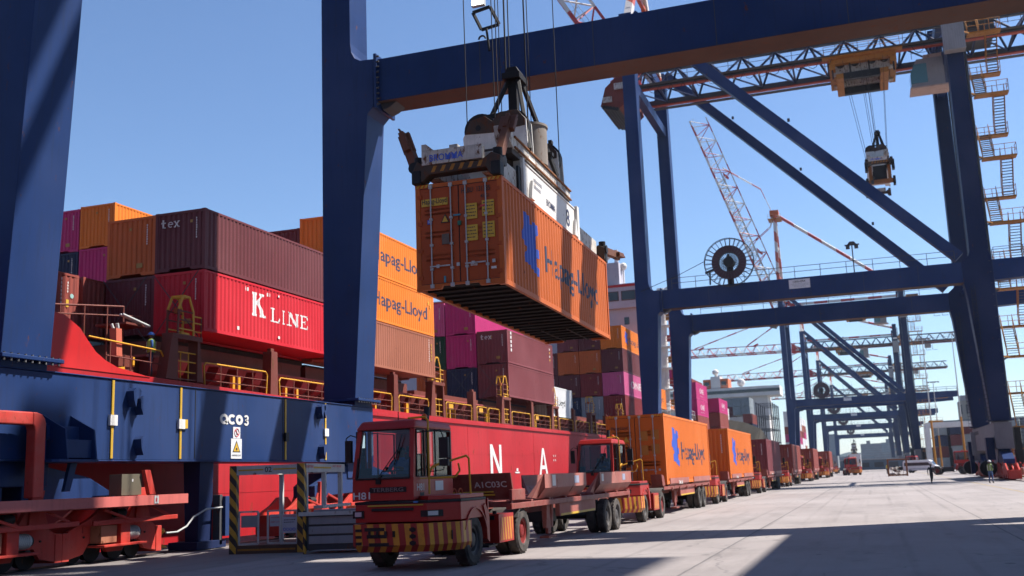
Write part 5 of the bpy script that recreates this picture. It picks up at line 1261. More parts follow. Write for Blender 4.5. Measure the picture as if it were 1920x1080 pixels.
    for a, b_ in (((x0+.05, y0+.05, zs), (x0+.13, tf+.05, zt)), ((x1-.05, y0+.05, zs), (x1-.06, tf+.05, zt))): g.beam(a, b_, .10, .10, 0, up=(0, 1, 0))
    for x in (x0+.09, x1-.045):
        g.beam((x, y1-.05, zs), (x, y1-.05, zt), .08, .09, 0, up=(0, 1, 0)); g.beam((x, .78, zs), (x, .78, zt), .06, .075, 0, up=(0, 1, 0))
    g.box(x0+.1, y1-.09, zs, x0+.45, y1-.02, zt, 0); g.box(x1-.42, y1-.09, zs, x1-.06, y1-.02, zt, 0)
    cb = p(g, 'cab_body', [R, SEAT], .02)
    g = MB(); g.hexa([(x0+.05, tf-.08, zt), (x1+.02, tf-.08, zt), (x1+.02, y1+.02, zt), (x0+.05, y1+.02, zt), (x0+.14, tf+.06, zt+.19), (x1-.02, tf+.06, zt+.19), (x1-.02, y1-.05, zt+.16), (x0+.14, y1-.05, zt+.16)]); p(g, 'roof', [TRUCK], .05)
    g = MB(); g.add([(x0+.10, y0+.03, zs), (x1-.10, y0+.03, zs), (x1-.10, tf+.03, zt), (x0+.17, tf+.03, zt)], [(0, 1, 2, 3)]); p(g, 'windscreen', [GLASS], 0)
    g = MB(); fz = [(x0+.09, y0+.0, zs-.02), (x1-.09, y0+.0, zs-.02), (x1-.09, tf+.02, zt), (x0+.16, tf+.02, zt)]
    for i in range(4): g.beam(fz[i], fz[(i+1) % 4], .035, .02, 0, up=(0, 1, 0))
    g.beam((-.55, y0-.02, zs-.06), (-.08, y0+.04, zs+.55), .018, .018, 0); g.beam((-.15, y0+.03, zs+.25), (.02, y0+.05, zs+.85), .015, .02, 0); g.boxc((-.5, y0-.01, zs-.08), (.1, .06, .1), 0)
    p(g, 'window_seal', [K], 0)
    for ya, yb, nm in ((y0+.16, .70, 'quarter_window'), (.86, y1-.12, 'door_window')):
        for x, s in ((x1-.03, 1), (x0+.06, -1)):
            g = MB(); zl = 1.62 if nm == 'quarter_window' and s > 0 else zs+.03
            g.add([(x, ya, zs+.0), (x, yb, zs+.0), (x, yb, zt-.03), (x, ya+.03, zt-.03)], [(0, 1, 2, 3)], 0)
            q = [(x+s*.03, ya, zs), (x+s*.03, yb, zs), (x+s*.03, yb, zt-.02), (x+s*.03, ya+.02, zt-.02)]
            for i in range(4): g.beam(q[i], q[(i+1) % 4], .02, .035, 1, up=(1, 0, 0))
            if nm == 'door_window': g.beam((x+s*.03, (ya+yb)/2-.2, zs), (x+s*.03, (ya+yb)/2-.2, zt), .015, .03, 1, up=(1, 0, 0))
            else: g.beam((x+s*.03, ya, zs+.45), (x+s*.03, yb, zs+.45), .015, .03, 1, up=(1, 0, 0))
            p(g, nm, [GLASS, K], 0)
    g = MB(); g.box(-.75, 1.2, zs-.35, -.2, 1.75, zs-.05, 0); g.box(-.72, 1.7, zs-.1, -.24, 1.85, zs+.5, 0); g.box(-.6, 1.72, zs+.5, -.35, 1.82, zs+.68, 0); p(g, 'seat', [SEAT], .03)
    g = MB(); g.box(x0+.1, y0+.06, zs-.05, x1-.1, y0+.45, zs+.06, 0); g.ring((-.47, .78, zs+.14), 'Z', .2, .018, 18, 0, 5); g.cyl((-.47, .78, zs-.1), (-.47, .72, zs+.14), .03, 6, 0); g.boxc((-.95, .5, zs+.1), (.2, .12, .22), 0); g.boxc((-.45, y0+.24, zs+.066), (.36, .22, .008), 1)
    p(g, 'dashboard', [SEAT, flat('paper_sheet', (.40, .45, .46), .7)], 0)
    g = MB(); g.boxc((.86, .40, 2.42), (.20, .10, .42)); g.boxc((.86, .40, 2.12), (.2, .1, .14)); g.tube([(.26, .35, 2.75), (.80, .38, 2.78), (.86, .4, 2.6)], .016, 5); g.tube([(.86, .42, 2.2), (.8, .5, 1.98), (.45, .6, 1.95)], .013, 5); p(g, 'wing_mirror', [K], .02)
    g = MB(); g.boxc((-1.24, .28, 2.42), (.14, .10, .46)); g.tube([(-1.08, .3, 2.72), (-1.2, .28, 2.76), (-1.3, .28, 2.7), (-1.3, .28, 2.3)], .014, 5); p(g, 'wing_mirror', [K], .02)
    g = MB(); y = YEL; r = .022                                     # handrails around the side platform
    g.tube([(.02, .5, 3.06), (.36, .6, 3.08), (.42, .62, 3.0), (.42, .62, 1.50)], r, 8); g.tube([(.42, .62, 1.95), (.30, 1.3, 2.1), (.32, 1.4, 2.12)], r, 6)
    g.tube([(.42, .62, 1.86), (.47, .65, 2.05), (1.12, .95, 2.25), (1.14, 1.05, 2.2), (1.14, 1.1, 1.47)], r, 8); g.tube([(.42, .62, 1.82), (.9, .85, 1.82), (1.0, .88, 1.95), (.98, .86, 2.1)], r, 8); g.tube([(.0, .2, 1.82), (.42, .62, 1.82)], .014, 6)
    p(g, 'handrail', [y], 0)
    g = MB(); g.cyl((.05, 1.3, 3.02), (.05, 1.3, 3.07), .07, 12, 1); g.lathe([(.065, 3.07), (.06, 3.16), (.03, 3.19), (.0, 3.195)], (.05, 1.3, 0), 'Z', 12, 0); p(g, 'beacon', [paint('amber_beacon', (.50, .07, .01), .25, .1, 0, 0), K], 0)
    g = MB(); g.cyl((-.42, 2.45, 1.0), (-.42, 2.45, 3.1), .075, 12, 0); g.cyl((-.42, 2.45, 3.08), (-.40, 2.5, 3.42), .07, 12, 0); g.cyl((-.15, .4, 3.0), (-.15, .4, 3.2), .01, 5, 0); p(g, 'exhaust_stack', [K], 0)
    g = MB(); yc = 1.35; rr = .66                                   # wheel arches
    for s in (-1, 1):
        g.cut()
        xa, xb = (.82, 1.16) if s > 0 else (-1.16, -.82); pts = [(yc-rr*math.cos(a), .52+rr*math.sin(a)) for a in [math.pi*(.12+.8*i/10) for i in range(11)]]
        for a, b_ in zip(pts, pts[1:]): g.beam(((xa+xb)/2, *a), ((xa+xb)/2, *b_), xb-xa, .035, 0)
        g.prism('X', [(1.98, .5), (2.12, .42), (2.12, 1.0), (1.9, 1.25), (1.8, 1.2), (1.93, .95)], xa, xb, 0)
    p(g, 'front_mudguard', [R], 0)
    g = MB(); yc = 4.5; rr = .62
    for s in (-1, 1):
        g.cut()
        xa, xb = (.42, 1.18) if s > 0 else (-1.18, -.42); pts = [(yc-rr*math.cos(a), .52+rr*math.sin(a)) for a in [math.pi*(.18+.5*i/9) for i in range(10)]]
        for a, b_ in zip(pts, pts[1:]): g.beam(((xa+xb)/2, *a), ((xa+xb)/2, *b_), xb-xa, .03, 0)
    p(g, 'rear_mudguard', [paint('dusty_black_plastic', (.05, .047, .045), .6, .3, 0, 0, dust=.3)], 0)
    g = MB(); g.box(.48, 2.75, .36, 1.15, 3.75, .98, 0); g.box(1.152, 2.85, .40, 1.156, 3.68, .90, 1); g.box(.72, 2.742, .3, 1.0, 2.75, .36, 2); g.box(.55, 2.2, .3, 1.1, 2.75, .34, 2); g.cyl((1.0, 2.9, .98), (1.0, 2.9, 1.05), .05, 8, 2); g.box(.95, 2.73, .86, 1.05, 2.75, .95, 2)
    p(g, 'tool_box', [R, HAZS, K], .012)
    g = MB(); g.box(-1.15, 2.4, .36, -.55, 3.7, .98); p(g, 'fuel_tank', [K], .05)
    g = MB(); g.beam((.5, 2.2, 1.05), (.5, 2.95, 1.0), .5, .04, 0); g.box(.3, 2.2, .9, 1.1, 2.26, 1.35, 0); g.cyl((.1, 2.6, 1.2), (.6, 2.7, 1.0), .03, 6, 1); g.ring((.2, 2.5, 1.45), 'X', .12, .02, 14, 1); g.ring((.35, 2.5, 1.45), 'X', .12, .02, 14, 1); p(g, 'hose_rack', [R, paint('orange_hose', (.35, .06, .02), .4)], 0)
    for s in (-1, 1):
        wheel(T, s*.96, 1.35, .52, .30, s, red=False); wheel(T, s*1.0, 4.5, .52, .28, s, dual=True, red=True)
    g = MB(); g.text('H81', .2, (.285, .30, 1.58), (0, 1, 0), (0, 0, 1), 0, width=.36); g.box(.286, 1.25, 1.56, .289, 1.68, 1.76, 0)
    g.box(-.70, .128, 1.56, .12, .136, 1.67, 1); g.text('TERBERG', .11, (-.29, .124, 1.58), (1, 0, 0), (0, 0, 1), 2, width=.70, align='C'); g.text('H81', .2, (-1.07, .127, 1.44), (1, 0, 0), (0, 0, 1), 0, width=.38); g.box(.286, .45, 1.42, .290, .65, 1.54, 1)
    g.boxc((.38, .01, 1.36), (.08, .05, .03), 3)
    if numbered: p(g, 'lettering', [WTXT, K, flat('dull_silver', (.12, .11, .11), .4), flat('blue_marker_light', (.02, .2, .5), .3)], 0)
    return T
def trailer(label, guides='high', text=None):
    T = empty('container_trailer', label, 'trailer', (0, 0, 0), group='red container trailers behind the tractors')
    p = lambda mb, nm, mats, bv=.01: mb.build(nm, mats, T, bevel=bv)
    g = MB(); L = 12.6
    for x in (-.5, .38):
        g.prism('X', [(0, 1.06), (0, 1.22), (L, 1.22), (L, .95), (10.8, .85), (3.6, .85), (2.2, 1.06)], x, x+.12, 0)
    for i in range(9): g.box(-1.15, .2+i*1.5, 1.1, 1.15, .34+i*1.5, 1.23, 0)
    g.box(-1.15, 12.4, .95, 1.15, 12.6, 1.25, 0); g.box(-1.19, .1, 1.05, -1.05, 12.5, 1.18, 0); g.box(1.05, .1, 1.05, 1.19, 12.5, 1.18, 0)
    p(g, 'chassis', [TRAIL])
    zt, zl = (1.83, 1.22) if guides == 'high' else (1.50, 1.12)
    def seg(ya, yb, s, nm='side_guide', mat=TRAILP):
        g = MB(); xi, xo = 1.10, 1.25
        zm = zl+(zt-zl)*.42
        def sec(y, inset=0): return [(s*(xi-.06), y, zl), (s*(xo), y, zm), (s*xo, y, zt), (s*(xo-.03), y, zt), (s*(xo-.03), y, zm+.02), (s*(xi-.09), y, zl)]
        A = sec(ya); B_ = sec(yb); g.add(A+B_, [(i, (i+1) % 6, 6+(i+1) % 6, 6+i) for i in range(6)]+[(0, 1, 2, 3, 4, 5), (6, 7, 8, 9, 10, 11)])
        if guides == 'high':
            g.add([(s*(xo-.02), ya, zt), (s*(xo-.02), ya, zm), (s*(xi-.06), ya, zl), (s*(xi-.06), ya-.45, zl+.03), (s*(xi-.2), ya-.42, zl+.05)], [(0, 1, 2, 3), (0, 3, 4)])
        else:
            for q in (.1, .5, .9): y = ya+(yb-ya)*q; g.box(min(s*1.05, s*1.24), y-.04, 1.0, max(s*1.05, s*1.24), y+.04, zl, 0)
        p(g, nm, [mat], 0)
    if guides == 'high':
        for s in (-1, 1): seg(2.55, 6.6, s); seg(8.2, 12.5, s)
        g = MB(); g.hexa([(-1.22, .30, 1.28), (1.18, .30, 1.28), (1.18, .42, 1.28), (-1.22, .42, 1.28), (-1.22, .10, 1.88), (1.18, .10, 1.88), (1.18, .16, 1.88), (-1.22, .16, 1.88)], 0)
        g.box(1.12, .12, 1.25, 1.20, 1.1, 1.5, 0); g.add([(-1.0, .095, 1.35+.02), (.75, .095+.13, 1.37), (.75, .22, 1.41), (-1.0, .22, 1.41)], [(0, 1, 2, 3)], 1); g.box(-1.1, .2, 1.44, .72, .225, 1.475, 1)
        p(g, 'front_guide', [TRAIL, YPLT], .012)
        g = MB(); g.text('A1C03C', .2, (.28, .128, 1.56), (1, 0, 0), (0, -.3, .95), 0, width=.80)
        g.box(1.252, 3.2, 1.52, 1.256, 3.5, 1.8, 0); g.box(1.252, 5.3, 1.56, 1.256, 5.8, 1.76, 1); g.box(1.252, 8.4, 1.56, 1.256, 8.65, 1.78, 0); g.box(1.252, 11.2, 1.56, 1.256, 11.6, 1.76, 1)
        p(g, 'lettering', [WTXT, flat('grey_reflector', (.25, .26, .35), .5)], 0)
    else:
        for s in (-1, 1): seg(1.3, 5.9, s); seg(7.3, 12.4, s)
        for s in (-1, 1):
            g = MB(); g.hexa([(s*.75, -.2, 1.22), (s*1.2, -.2, 1.22), (s*1.2, .35, 1.22), (s*.75, .35, 1.22), (s*.75, -.35, 1.68), (s*1.2, -.35, 1.68), (s*1.2, .12, 1.62), (s*.75, .12, 1.62)]); p(g, 'corner_guide', [TRAIL])
        g = MB(); g.text('TM 86', .2, (1.256, 3.2, 1.24), (0, 1, 0), (0, 0, 1), 0, width=1.0); p(g, 'lettering', [WTXT], 0)
    for s in (-1, 1):
        g = MB(); g.prism('Y', [(s*.85, 1.2), (s*1.02, 1.2), (s*.98, .45), (s*.88, .45)], 3.4, 3.55); g.prism('Y', [(s*.85, 1.2), (s*1.02, 1.2), (s*.98, .45), (s*.88, .45)], 3.85, 4.0); g.box(min(s*.8, s*1.06), 3.35, .2, max(s*.8, s*1.06), 4.05, .26); g.box(min(s*.9, s*.97), 3.55, .3, max(s*.9, s*.97), 3.85, 1.2)
        p(g, 'landing_leg', [TRAIL])
    g = MB(); g.box(-.6, 4.8, .55, .6, 5.6, .9); g.box(1.0, 4.2, .72, 1.12, 8.0, 1.05, 1); g.box(-1.12, 4.2, .72, -1.0, 8.0, 1.05, 1); g.box(1.125, 4.3, .72, 1.13, 7.9, .78, 2)
    for y in (9.3, 10.6): g.cyl((-.95, y, .5), (.95, y, .5), .08, 10, 0); g.box(.5, y-.5, .75, .62, y+.5, .85, 0); g.box(-.62, y-.5, .75, -.5, y+.5, .85, 0)
    p(g, 'running_gear', [BLACK, paint('pinkish_side_panel', (.30, .09, .07), .6), YPLT])
    for y in (9.3, 10.6):
        for s in (-1, 1): wheel(T, s*1.04, y, .5, .27, s, dual=True)
    return T
def person(label, loc, rz=0.0, pose='stand', shirt=(.02, .03, .06), legs=(.02, .02, .03), vest=None, helmet=None, name_h=1.72, group=None):
    """one skinned body; clothing colours by body region, vest and helmet as children"""
    k = name_h/1.75
    if pose == 'sit': J = dict(pel=(0, 0, .0), ch=(0, .02, .30), nk=(0, 0, .52), hd=(0, -.02, .66), ht=(0, -.02, .76), shl=(-.19, 0, .47), shr=(.19, 0, .47), ell=(-.26, -.14, .24), elr=(.26, -.14, .24), wl=(-.17, -.42, .30), wr=(.17, -.42, .30), hl=(-.09, -.02, 0), hr=(.09, -.02, 0), kl=(-.14, -.44, .05), kr=(.14, -.44, .05), al=(-.14, -.48, -.36), ar=(.14, -.48, -.36), tl=(-.14, -.62, -.40), tr=(.14, -.62, -.40))
    elif pose == 'walk': J = dict(pel=(0, 0, .95), ch=(0, -.02, 1.25), nk=(0, -.02, 1.47), hd=(0, -.04, 1.58), ht=(0, -.04, 1.70), shl=(-.19, -.02, 1.42), shr=(.19, -.02, 1.42), ell=(-.27, .10, 1.15), elr=(.28, -.06, 1.14), wl=(-.28, .04, .92), wr=(.26, -.24, 1.0), hl=(-.09, 0, .92), hr=(.09, 0, .92), kl=(-.09, -.10, .50), kr=(.09, .04, .50), al=(-.08, -.06, .08), ar=(.08, .28, .14), tl=(-.08, -.22, .03), tr=(.08, .14, .03))
    else: J = dict(pel=(0, 0, .95), ch=(0, -.01, 1.25), nk=(0, 0, 1.47), hd=(0, -.02, 1.58), ht=(0, -.02, 1.70), shl=(-.19, 0, 1.42), shr=(.19, 0, 1.42), ell=(-.27, .02, 1.14), elr=(.27, .02, 1.14), wl=(-.16, -.22, 1.08), wr=(.16, -.22, 1.08), hl=(-.09, 0, .92), hr=(.09, 0, .92), kl=(-.12, -.03, .50), kr=(.12, -.03, .50), al=(-.13, .02, .08), ar=(.13, .02, .08), tl=(-.14, -.14, .03), tr=(.14, -.14, .03))
    rad = dict(pel=.135, ch=.145, nk=.055, hd=.095, ht=.07, shl=.062, shr=.062, ell=.045, elr=.045, wl=.032, wr=.032, hl=.095, hr=.095, kl=.062, kr=.062, al=.045, ar=.045, tl=.04, tr=.04)
    ed = [('pel', 'ch'), ('ch', 'nk'), ('nk', 'hd'), ('hd', 'ht'), ('ch', 'shl'), ('ch', 'shr'), ('shl', 'ell'), ('shr', 'elr'), ('ell', 'wl'), ('elr', 'wr'), ('pel', 'hl'), ('pel', 'hr'), ('hl', 'kl'), ('hr', 'kr'), ('kl', 'al'), ('kr', 'ar'), ('al', 'tl'), ('ar', 'tr')]
    for s, w in (('l', 'wl'), ('r', 'wr')):                          # palm, four fingers, thumb
        W_ = Vector(J[w]); e = Vector(J['el'+s]); d = (W_-e).normalized(); sd = Vector((1 if s == 'l' else -1, 0, 0))
        J['p'+s] = tuple(W_+d*.07); rad['p'+s] = .026; ed.append((w, 'p'+s))
        for i in range(4):
            J['f%d%s' % (i, s)] = tuple(W_+d*(.15+.01*(i % 2))+sd*(.022*(i-1.5))+Vector((0, 0, -.02))); rad['f%d%s' % (i, s)] = .009; ed.append(('p'+s, 'f%d%s' % (i, s)))
        J['t'+s+'h'] = tuple(W_+d*.09+sd*.05); rad['t'+s+'h'] = .01; ed.append((w, 't'+s+'h'))
    keys = list(J); me = bpy.data.meshes.new('person'); me.from_pydata([tuple(Vector(J[q])*k) for q in keys], [(keys.index(a), keys.index(b_)) for a, b_ in ed], [])
    ob = bpy.data.objects.new('person', me); S.collection.objects.link(ob)
    sk = ob.modifiers.new('skin', 'SKIN'); su = ob.modifiers.new('sub', 'SUBSURF'); su.levels = 2; su.render_levels = 2
    for i, q in enumerate(keys):
        v = me.skin_vertices[0].data[i]; v.radius = (rad[q]*k*(1.15 if q in ('pel', 'ch') else 1), rad[q]*k*(.8 if q in ('pel', 'ch') else 1)); v.use_root = (q == 'pel')
    dg = bpy.context.evaluated_depsgraph_get(); m2 = bpy.data.meshes.new_from_object(ob.evaluated_get(dg)); bpy.data.objects.remove(ob)
    SK = flat('skin', (.10, .055, .035), .6); sh = flat('cloth_%d_%d_%d' % tuple(int(c*999) for c in shirt), shirt, .9); tr = flat('cloth_%d_%d_%d' % tuple(int(c*999) for c in legs), legs, .9); bt = flat('boots', (.012, .01, .01), .7); hr = flat('black_hair', (.008, .007, .006), .9)
    m2.materials.clear()
    for q in (SK, sh, tr, bt, hr): m2.materials.append(q)
    zn = J['nk'][2]*k; zp = J['pel'][2]*k; za = J['al'][2]*k
    for f in m2.polygons:
        c = f.center; f.use_smooth = True
        dh = min((c-Vector(J[q])*k).length for q in ('wl', 'wr', 'pl', 'pr', 'f0l', 'f3l', 'f0r', 'f3r'))
        if c.z > zn+.01: f.material_index = 4 if (c.z > zn+.17*k or c.y > J['hd'][1]*k+.04) and helmet is None else 0
        elif dh < .07*k: f.material_index = 0
        elif min((c-Vector(J[q])*k).length for q in ('tl', 'tr', 'al', 'ar')) < .12*k: f.material_index = 3
        elif c.z > zp+.02 and pose != 'sit' or pose == 'sit' and c.y > -.2 and c.z > .08: f.material_index = 1
        elif pose == 'sit' and c.z > .14: f.material_index = 1
        else: f.material_index = 2
    o = bpy.data.objects.new('person', m2); S.collection.objects.link(o); o.location = loc; o.rotation_euler = (0, 0, rz); tag(o, label, 'person', group)
    hd = Vector(J['hd'])*k
    g = MB()                                                        # facial features
    g.prism('X', [(hd.y-.095*k, hd.z+.02), (hd.y-.125*k, hd.z-.02), (hd.y-.09*k, hd.z-.03)], -.014, .014, 0)
    for s in (-1, 1): g.boxc((s*.035*k, hd.y-.088*k, hd.z+.03), (.025, .012, .012), 1); g.boxc((s*.098*k, hd.y, hd.z), (.018, .035, .055), 0)
    g.boxc((0, hd.y-.092*k, hd.z-.055), (.05, .012, .01), 2)
    g.build('face', [SK, hr, flat('lips', (.10, .035, .03), .6)], o)
    if helmet:
        g = MB(); n = 16; c = hd+Vector((0, 0, .05)); pr = [(.13*k, 0), (.125*k, .05*k), (.09*k, .10*k), (.04*k, .125*k), (.001, .13*k)]; g.lathe([(r, c.z+z) for r, z in pr], (c.x, c.y, 0), 'Z', n); g.cyl((c.x, c.y-.02, c.z-.005), (c.x, c.y-.02, c.z+.008), .15*k, n); g.build('helmet', [flat('helmet_%d' % int(helmet[2]*999), helmet, .35)], o)
    if vest:
        g = MB(); z0, z1 = J['pel'][2]*k+.0, J['shl'][2]*k+.02; y = J['ch'][1]*k; zz = [z0, (z0+z1)/2, z1-.05, z1+.04]; ww = [(.20, .15), (.215, .165), (.21, .15), (.12, .09)]
        vs = []
        for z, (a, b_) in zip(zz, ww):
            for i in range(16): t = 2*math.pi*i/16; vs.append((a*k*math.cos(t), y+b_*k*math.sin(t), z))
        for j in range(3): g.add(vs[j*16:(j+2)*16], [(i, (i+1) % 16, 16+(i+1) % 16, 16+i) for i in range(16)], 0, True)
        for s in (-1, 1): g.box(s*.09-.02, y-.175*k, z0+.02, s*.09+.02, y-.165*k, z1-.08, 1); g.box(s*.09-.02, y+.165*k, z0+.02, s*.09+.02, y+.175*k, z1-.08, 1)
        g.build('safety_vest', [flat('vest_%d' % int(vest[0]*999), vest, .7), flat('reflective_strip', (.45, .45, .42), .4)], o)
    return o
# ---- the convoy
TP = tractor('leading red terminal tractor with striped bumper and white H81, driver inside', True)
TP.location = (-9.13, 19.55, 0)
for ch in TP.children:
    if ch.name.startswith('lettering'): LET = ch
tl = ['second red tractor in the queue, in front of the first orange container', 'third red tractor, between the two orange containers', 'fourth red tractor, behind the second orange container', 'fifth red tractor in the queue, pulling a dark red container', 'sixth red tractor in the queue, its orange striped bumper in sun', 'seventh red tractor, the last one standing in the queue']
for (x, y), lb in zip(((-9.15, 37.0), (-9.1, 55.6), (-9.0, 77), (-8.75, 100), (-8.4, 131), (-7.7, 163)), tl):
    o = copy_tree(TP); o.location = (x, y, 0); o['label'] = lb
    if y < 90:
        continue
for o in list(S.objects):
    if o.name.startswith('lettering') and o.parent and o.parent.name.startswith('terminal_tractor') and o.parent != TP: bpy.data.objects.remove(o)
HT = trailer('empty red trailer with flared side guides behind the leading tractor')
HT.location = (-9.13, 23.0, 0)
LT = trailer('red trailer carrying the nearest orange container on the ground', guides='low'); LT.location = (-9.27, 42.3, 0)
for (x, y), lb in zip(((-9.17, 61.6), (-9.0, 83), (-8.75, 106), (-8.4, 137), (-7.7, 169)), ('red trailer carrying the second orange container', 'red trailer under the dark plum container', 'red trailer under the dark red container', 'red trailer under the brown red container near the end', 'red trailer under the last container of the queue')):
    o = copy_tree(LT); o.location = (x, y, 0); o['label'] = lb
c = container(-8.05, 43.0, 1.25, ORGT, 'bright orange container with blue emblem on the trailer behind the second tractor', L=12.19, H=2.896, near='door', Wd=2.438, group='orange containers for the trucks'); hapag(c, 12.19, 2.896, 2.438)
end_text(c, 'Hapag-Lloyd', -1.0, 2.3, .2, KTXT, .7, 'door_lettering'); 
g = MB()
for x, z in ((.19, 1.80), (.66, 1.84), (.19, 1.22), (.66, 1.26)): g.cut(); g.box(x, -.0, z, x+.33, .012, z+.4, 0)
g.cut(); g.prism('Y', [(-.50, 1.78), (-.26, 1.78), (-.38, 2.02)], -.01, .012, 1); g.cut(); g.cyl((-.75, -.01, 1.85), (-.75, .012, 1.85), .07, 14, 2)
for s in (-1, 1):
    for i in range(4): g.prism('Y', [(s*.95-.24+i*.12, 2.8), (s*.95-.18+i*.12, 2.8), (s*.95-.13+i*.12, 2.87), (s*.95-.19+i*.12, 2.87)], -.012, .0, 1)
g.build('door_plates', [flat('dull_orange_plate', (.42, .16, .015)), YPLT, WTXT], c)
c = container(-7.95, 62.4, 1.25, ORGT, 'bright orange container with blue emblem, farther of the two on trailers', L=12.19, H=2.896, Wd=2.438, group='orange containers for the trucks', marks=0); hapag(c, 12.19, 2.896, 2.438)
g = MB()
for s in (-1, 1):
    for i in range(4): g.prism('Y', [(s*.95-.24+i*.12, 2.8), (s*.95-.18+i*.12, 2.8), (s*.95-.13+i*.12, 2.87), (s*.95-.19+i*.12, 2.87)], -.012, .0, 0)
g.build('height_marks', [YPLT], c)
TG = 'maroon containers on the queue of trailers'
container(-7.78, 83.8, 1.25, MAR2, 'plum container on a trailer behind the second orange one', L=12.19, H=2.75, group=TG, marks=1)
c = container(-7.53, 107, 1.25, BRN2, 'dark red container on a trailer, its sunlit side with two panels', L=6.0, H=2.75, group=TG, marks=2); container(-7.53, 113.1, 1.25, BRN2, 'dark red container right behind its twin on the same trailer', L=6.0, H=2.75, group=TG)
container(-7.18, 138, 1.25, BRN2, 'brown red container on the second to last trailer of the queue', L=12.19, H=2.75, group=TG, marks=3)
container(-6.5, 170, 1.25, BRN2, 'brown red container on the last trailer of the queue', L=12.19, H=2.75, group=TG, marks=4)
# vehicles beyond the queue
for (x, y, rz), lb in zip(((-8.9, 238, 0), (-4.4, 214, .05), (-3.1, 190, .25), (8.4, 225, 1.2), (12.4, 152, 1.35)), ('small red tractor with a grey container, beyond the queue', 'red tractor half hidden by another, out on the apron', 'red tractor parked angled and alone on the apron', 'red tractor with a white panel, beyond the white van', 'red tractor side on in the shade beside the second crane leg')):
    o = copy_tree(TP); o.location = (x, y, 0); o.rotation_euler = (0, 0, rz); o['label'] = lb
    for ch in list(o.children):
        if ch.name.startswith('lettering'): bpy.data.objects.remove(ch)
o = copy_tree(LT); o.location = (-8.9, 244, 0); o['label'] = 'small red trailer under the grey container beyond the queue'
container(-7.6, 245, 1.25, GRY, 'grey container on a trailer beyond the queue of trucks', L=12.19, H=2.6)
container(-2.5, 222, 1.25, WHC, 'pale weathered container end behind the two apron tractors', L=6, H=2.6)
# drivers
person('person in dark clothing driving the leading tractor', (-9.56, 20.7, 1.76), pose='sit', shirt=(.05, .12, .32))
person('person in dark clothing driving the second tractor', (-9.5, 38.2, 1.74), pose='sit', shirt=(.03, .06, .15))
# ================================================================== cages, people, van, background
CG = empty('gangway_cage', 'white steel cage marked 02 with yellow and black posts beside the ship', 'cage', (-16.1, 27.0, 0), math.radians(10))
cg = lambda mb, nm, mats, bv=.006: mb.build(nm, mats, CG, bevel=bv)
g = MB()
for x in (-1.0, .95): g.cut(); g.box(x-.1, -1.55, 0, x+.1, -1.35, 2.38)
cg(g, 'striped_post', [HAZ])
CW = paint('cage_white', (.46, .44, .42), .6, .6, .4, .5)
g = MB(); g.box(-.9, -1.53, 2.12, .85, -1.40, 2.37, 0); g.box(-.85, -1.535, 2.23, -.12, -1.53, 2.27, 1); g.box(.16, -1.535, 2.23, .82, -1.53, 2.27, 1); g.text('02', .2, (0.02, -1.537, 2.18), (1, 0, 0), (0, 0, 1), 2, width=.2, align='C')
g.box(.90, -1.30, 2.14, 1.0, 2.2, 2.38, 0); g.box(1.0, -.6, 2.24, 1.005, .9, 2.29, 1); g.text('DO NOT STAND', .1, (1.006, -1.25, 2.26), (0, 1, 0), (0, 0, 1), 3, width=.6); g.text('NOT IN USE', .1, (1.006, 1.05, 2.28), (0, 1, 0), (0, 0, 1), 3, width=.8)
g.box(-1.05, -1.35, 2.14, -.95, 2.2, 2.38, 0); g.box(-.95, 2.1, 2.14, .9, 2.2, 2.38, 0)
cg(g, 'header_beam', [CW, YPLT, KTXT, RTXT])
g = MB()
for x, y in ((1.0, -1.28), (.95, 1.9), (-1.0, 2.1), (.95, .4)): g.cut(); g.box(x-.06, y-.06, 0 if y != .4 else 1.1, x+.06, y+.06, 2.14)
cg(g, 'steel_post', [CW])
g = MB(); g.box(-.9, -1.55, .0, .85, -1.35, .22, 0); g.box(-.85, -1.555, .08, .8, -1.55, .13, 1); g.box(.9, -1.35, .0, 1.05, 2.2, .15, 0); g.box(.88, -.3, 1.12, 1.15, 2.3, 1.2, 2)
g.box(-1.0, -1.3, .15, .9, 2.1, .18, 0)
cg(g, 'base_frame', [paint('cage_brown', (.09, .05, .035), .7, .5, .3, .5), ORY, CW])
for x0, x1, y in ((-.85, -.30, -1.45), (-.12, .30, -1.2), (.36, .84, -1.5)):
    g = MB()
    for a, b_ in (((x0, y, .25), (x0, y, 1.12)), ((x1, y, .25), (x1, y, 1.12)), ((x0, y, 1.12), (x1, y, 1.12)), ((x0, y, .25), (x1, y, .25))): g.beam(a, b_, .045, .045, 0, up=(0, 1, 0))
    g.box(x0+.06, y-.01, .52 if x0 > 0 else .7, x1-.03, y+.01, 1.02, 1 if x0 > -.5 else 2)
    if x0 > .3:
        g.text('WARNING', .07, (x0+.26, y-.014, .95), (1, 0, 0), (0, 0, 1), 3, width=.36, align='C')
        for q in range(4): g.ring((x0+.12+q*.09, y-.012, .62), 'Y', .035, .007, 12, 4, 4)
        random.seed(2)
        for q in range(2):
            xx = x0+.1
            while xx < x1-.08: d = random.uniform(.02, .06); g.box(xx, y-.013, .86-q*.06, xx+d, y-.011, .88-q*.06, 5); xx += d+.012
    elif x0 > -.5:
        g.text('DANGER', .05, (x0+.22, y-.014, .92), (1, 0, 0), (0, 0, 1), 3, width=.24, align='C'); g.text('KEEP OUT', .05, (x0+.22, y-.014, .8), (1, 0, 0), (0, 0, 1), 3, width=.26, align='C')
    cg(g, 'gate_panel', [CW, flat('pale_sign', (.42, .40, .44)), GREYP, RTXT, BTXT, KTXT], 0)
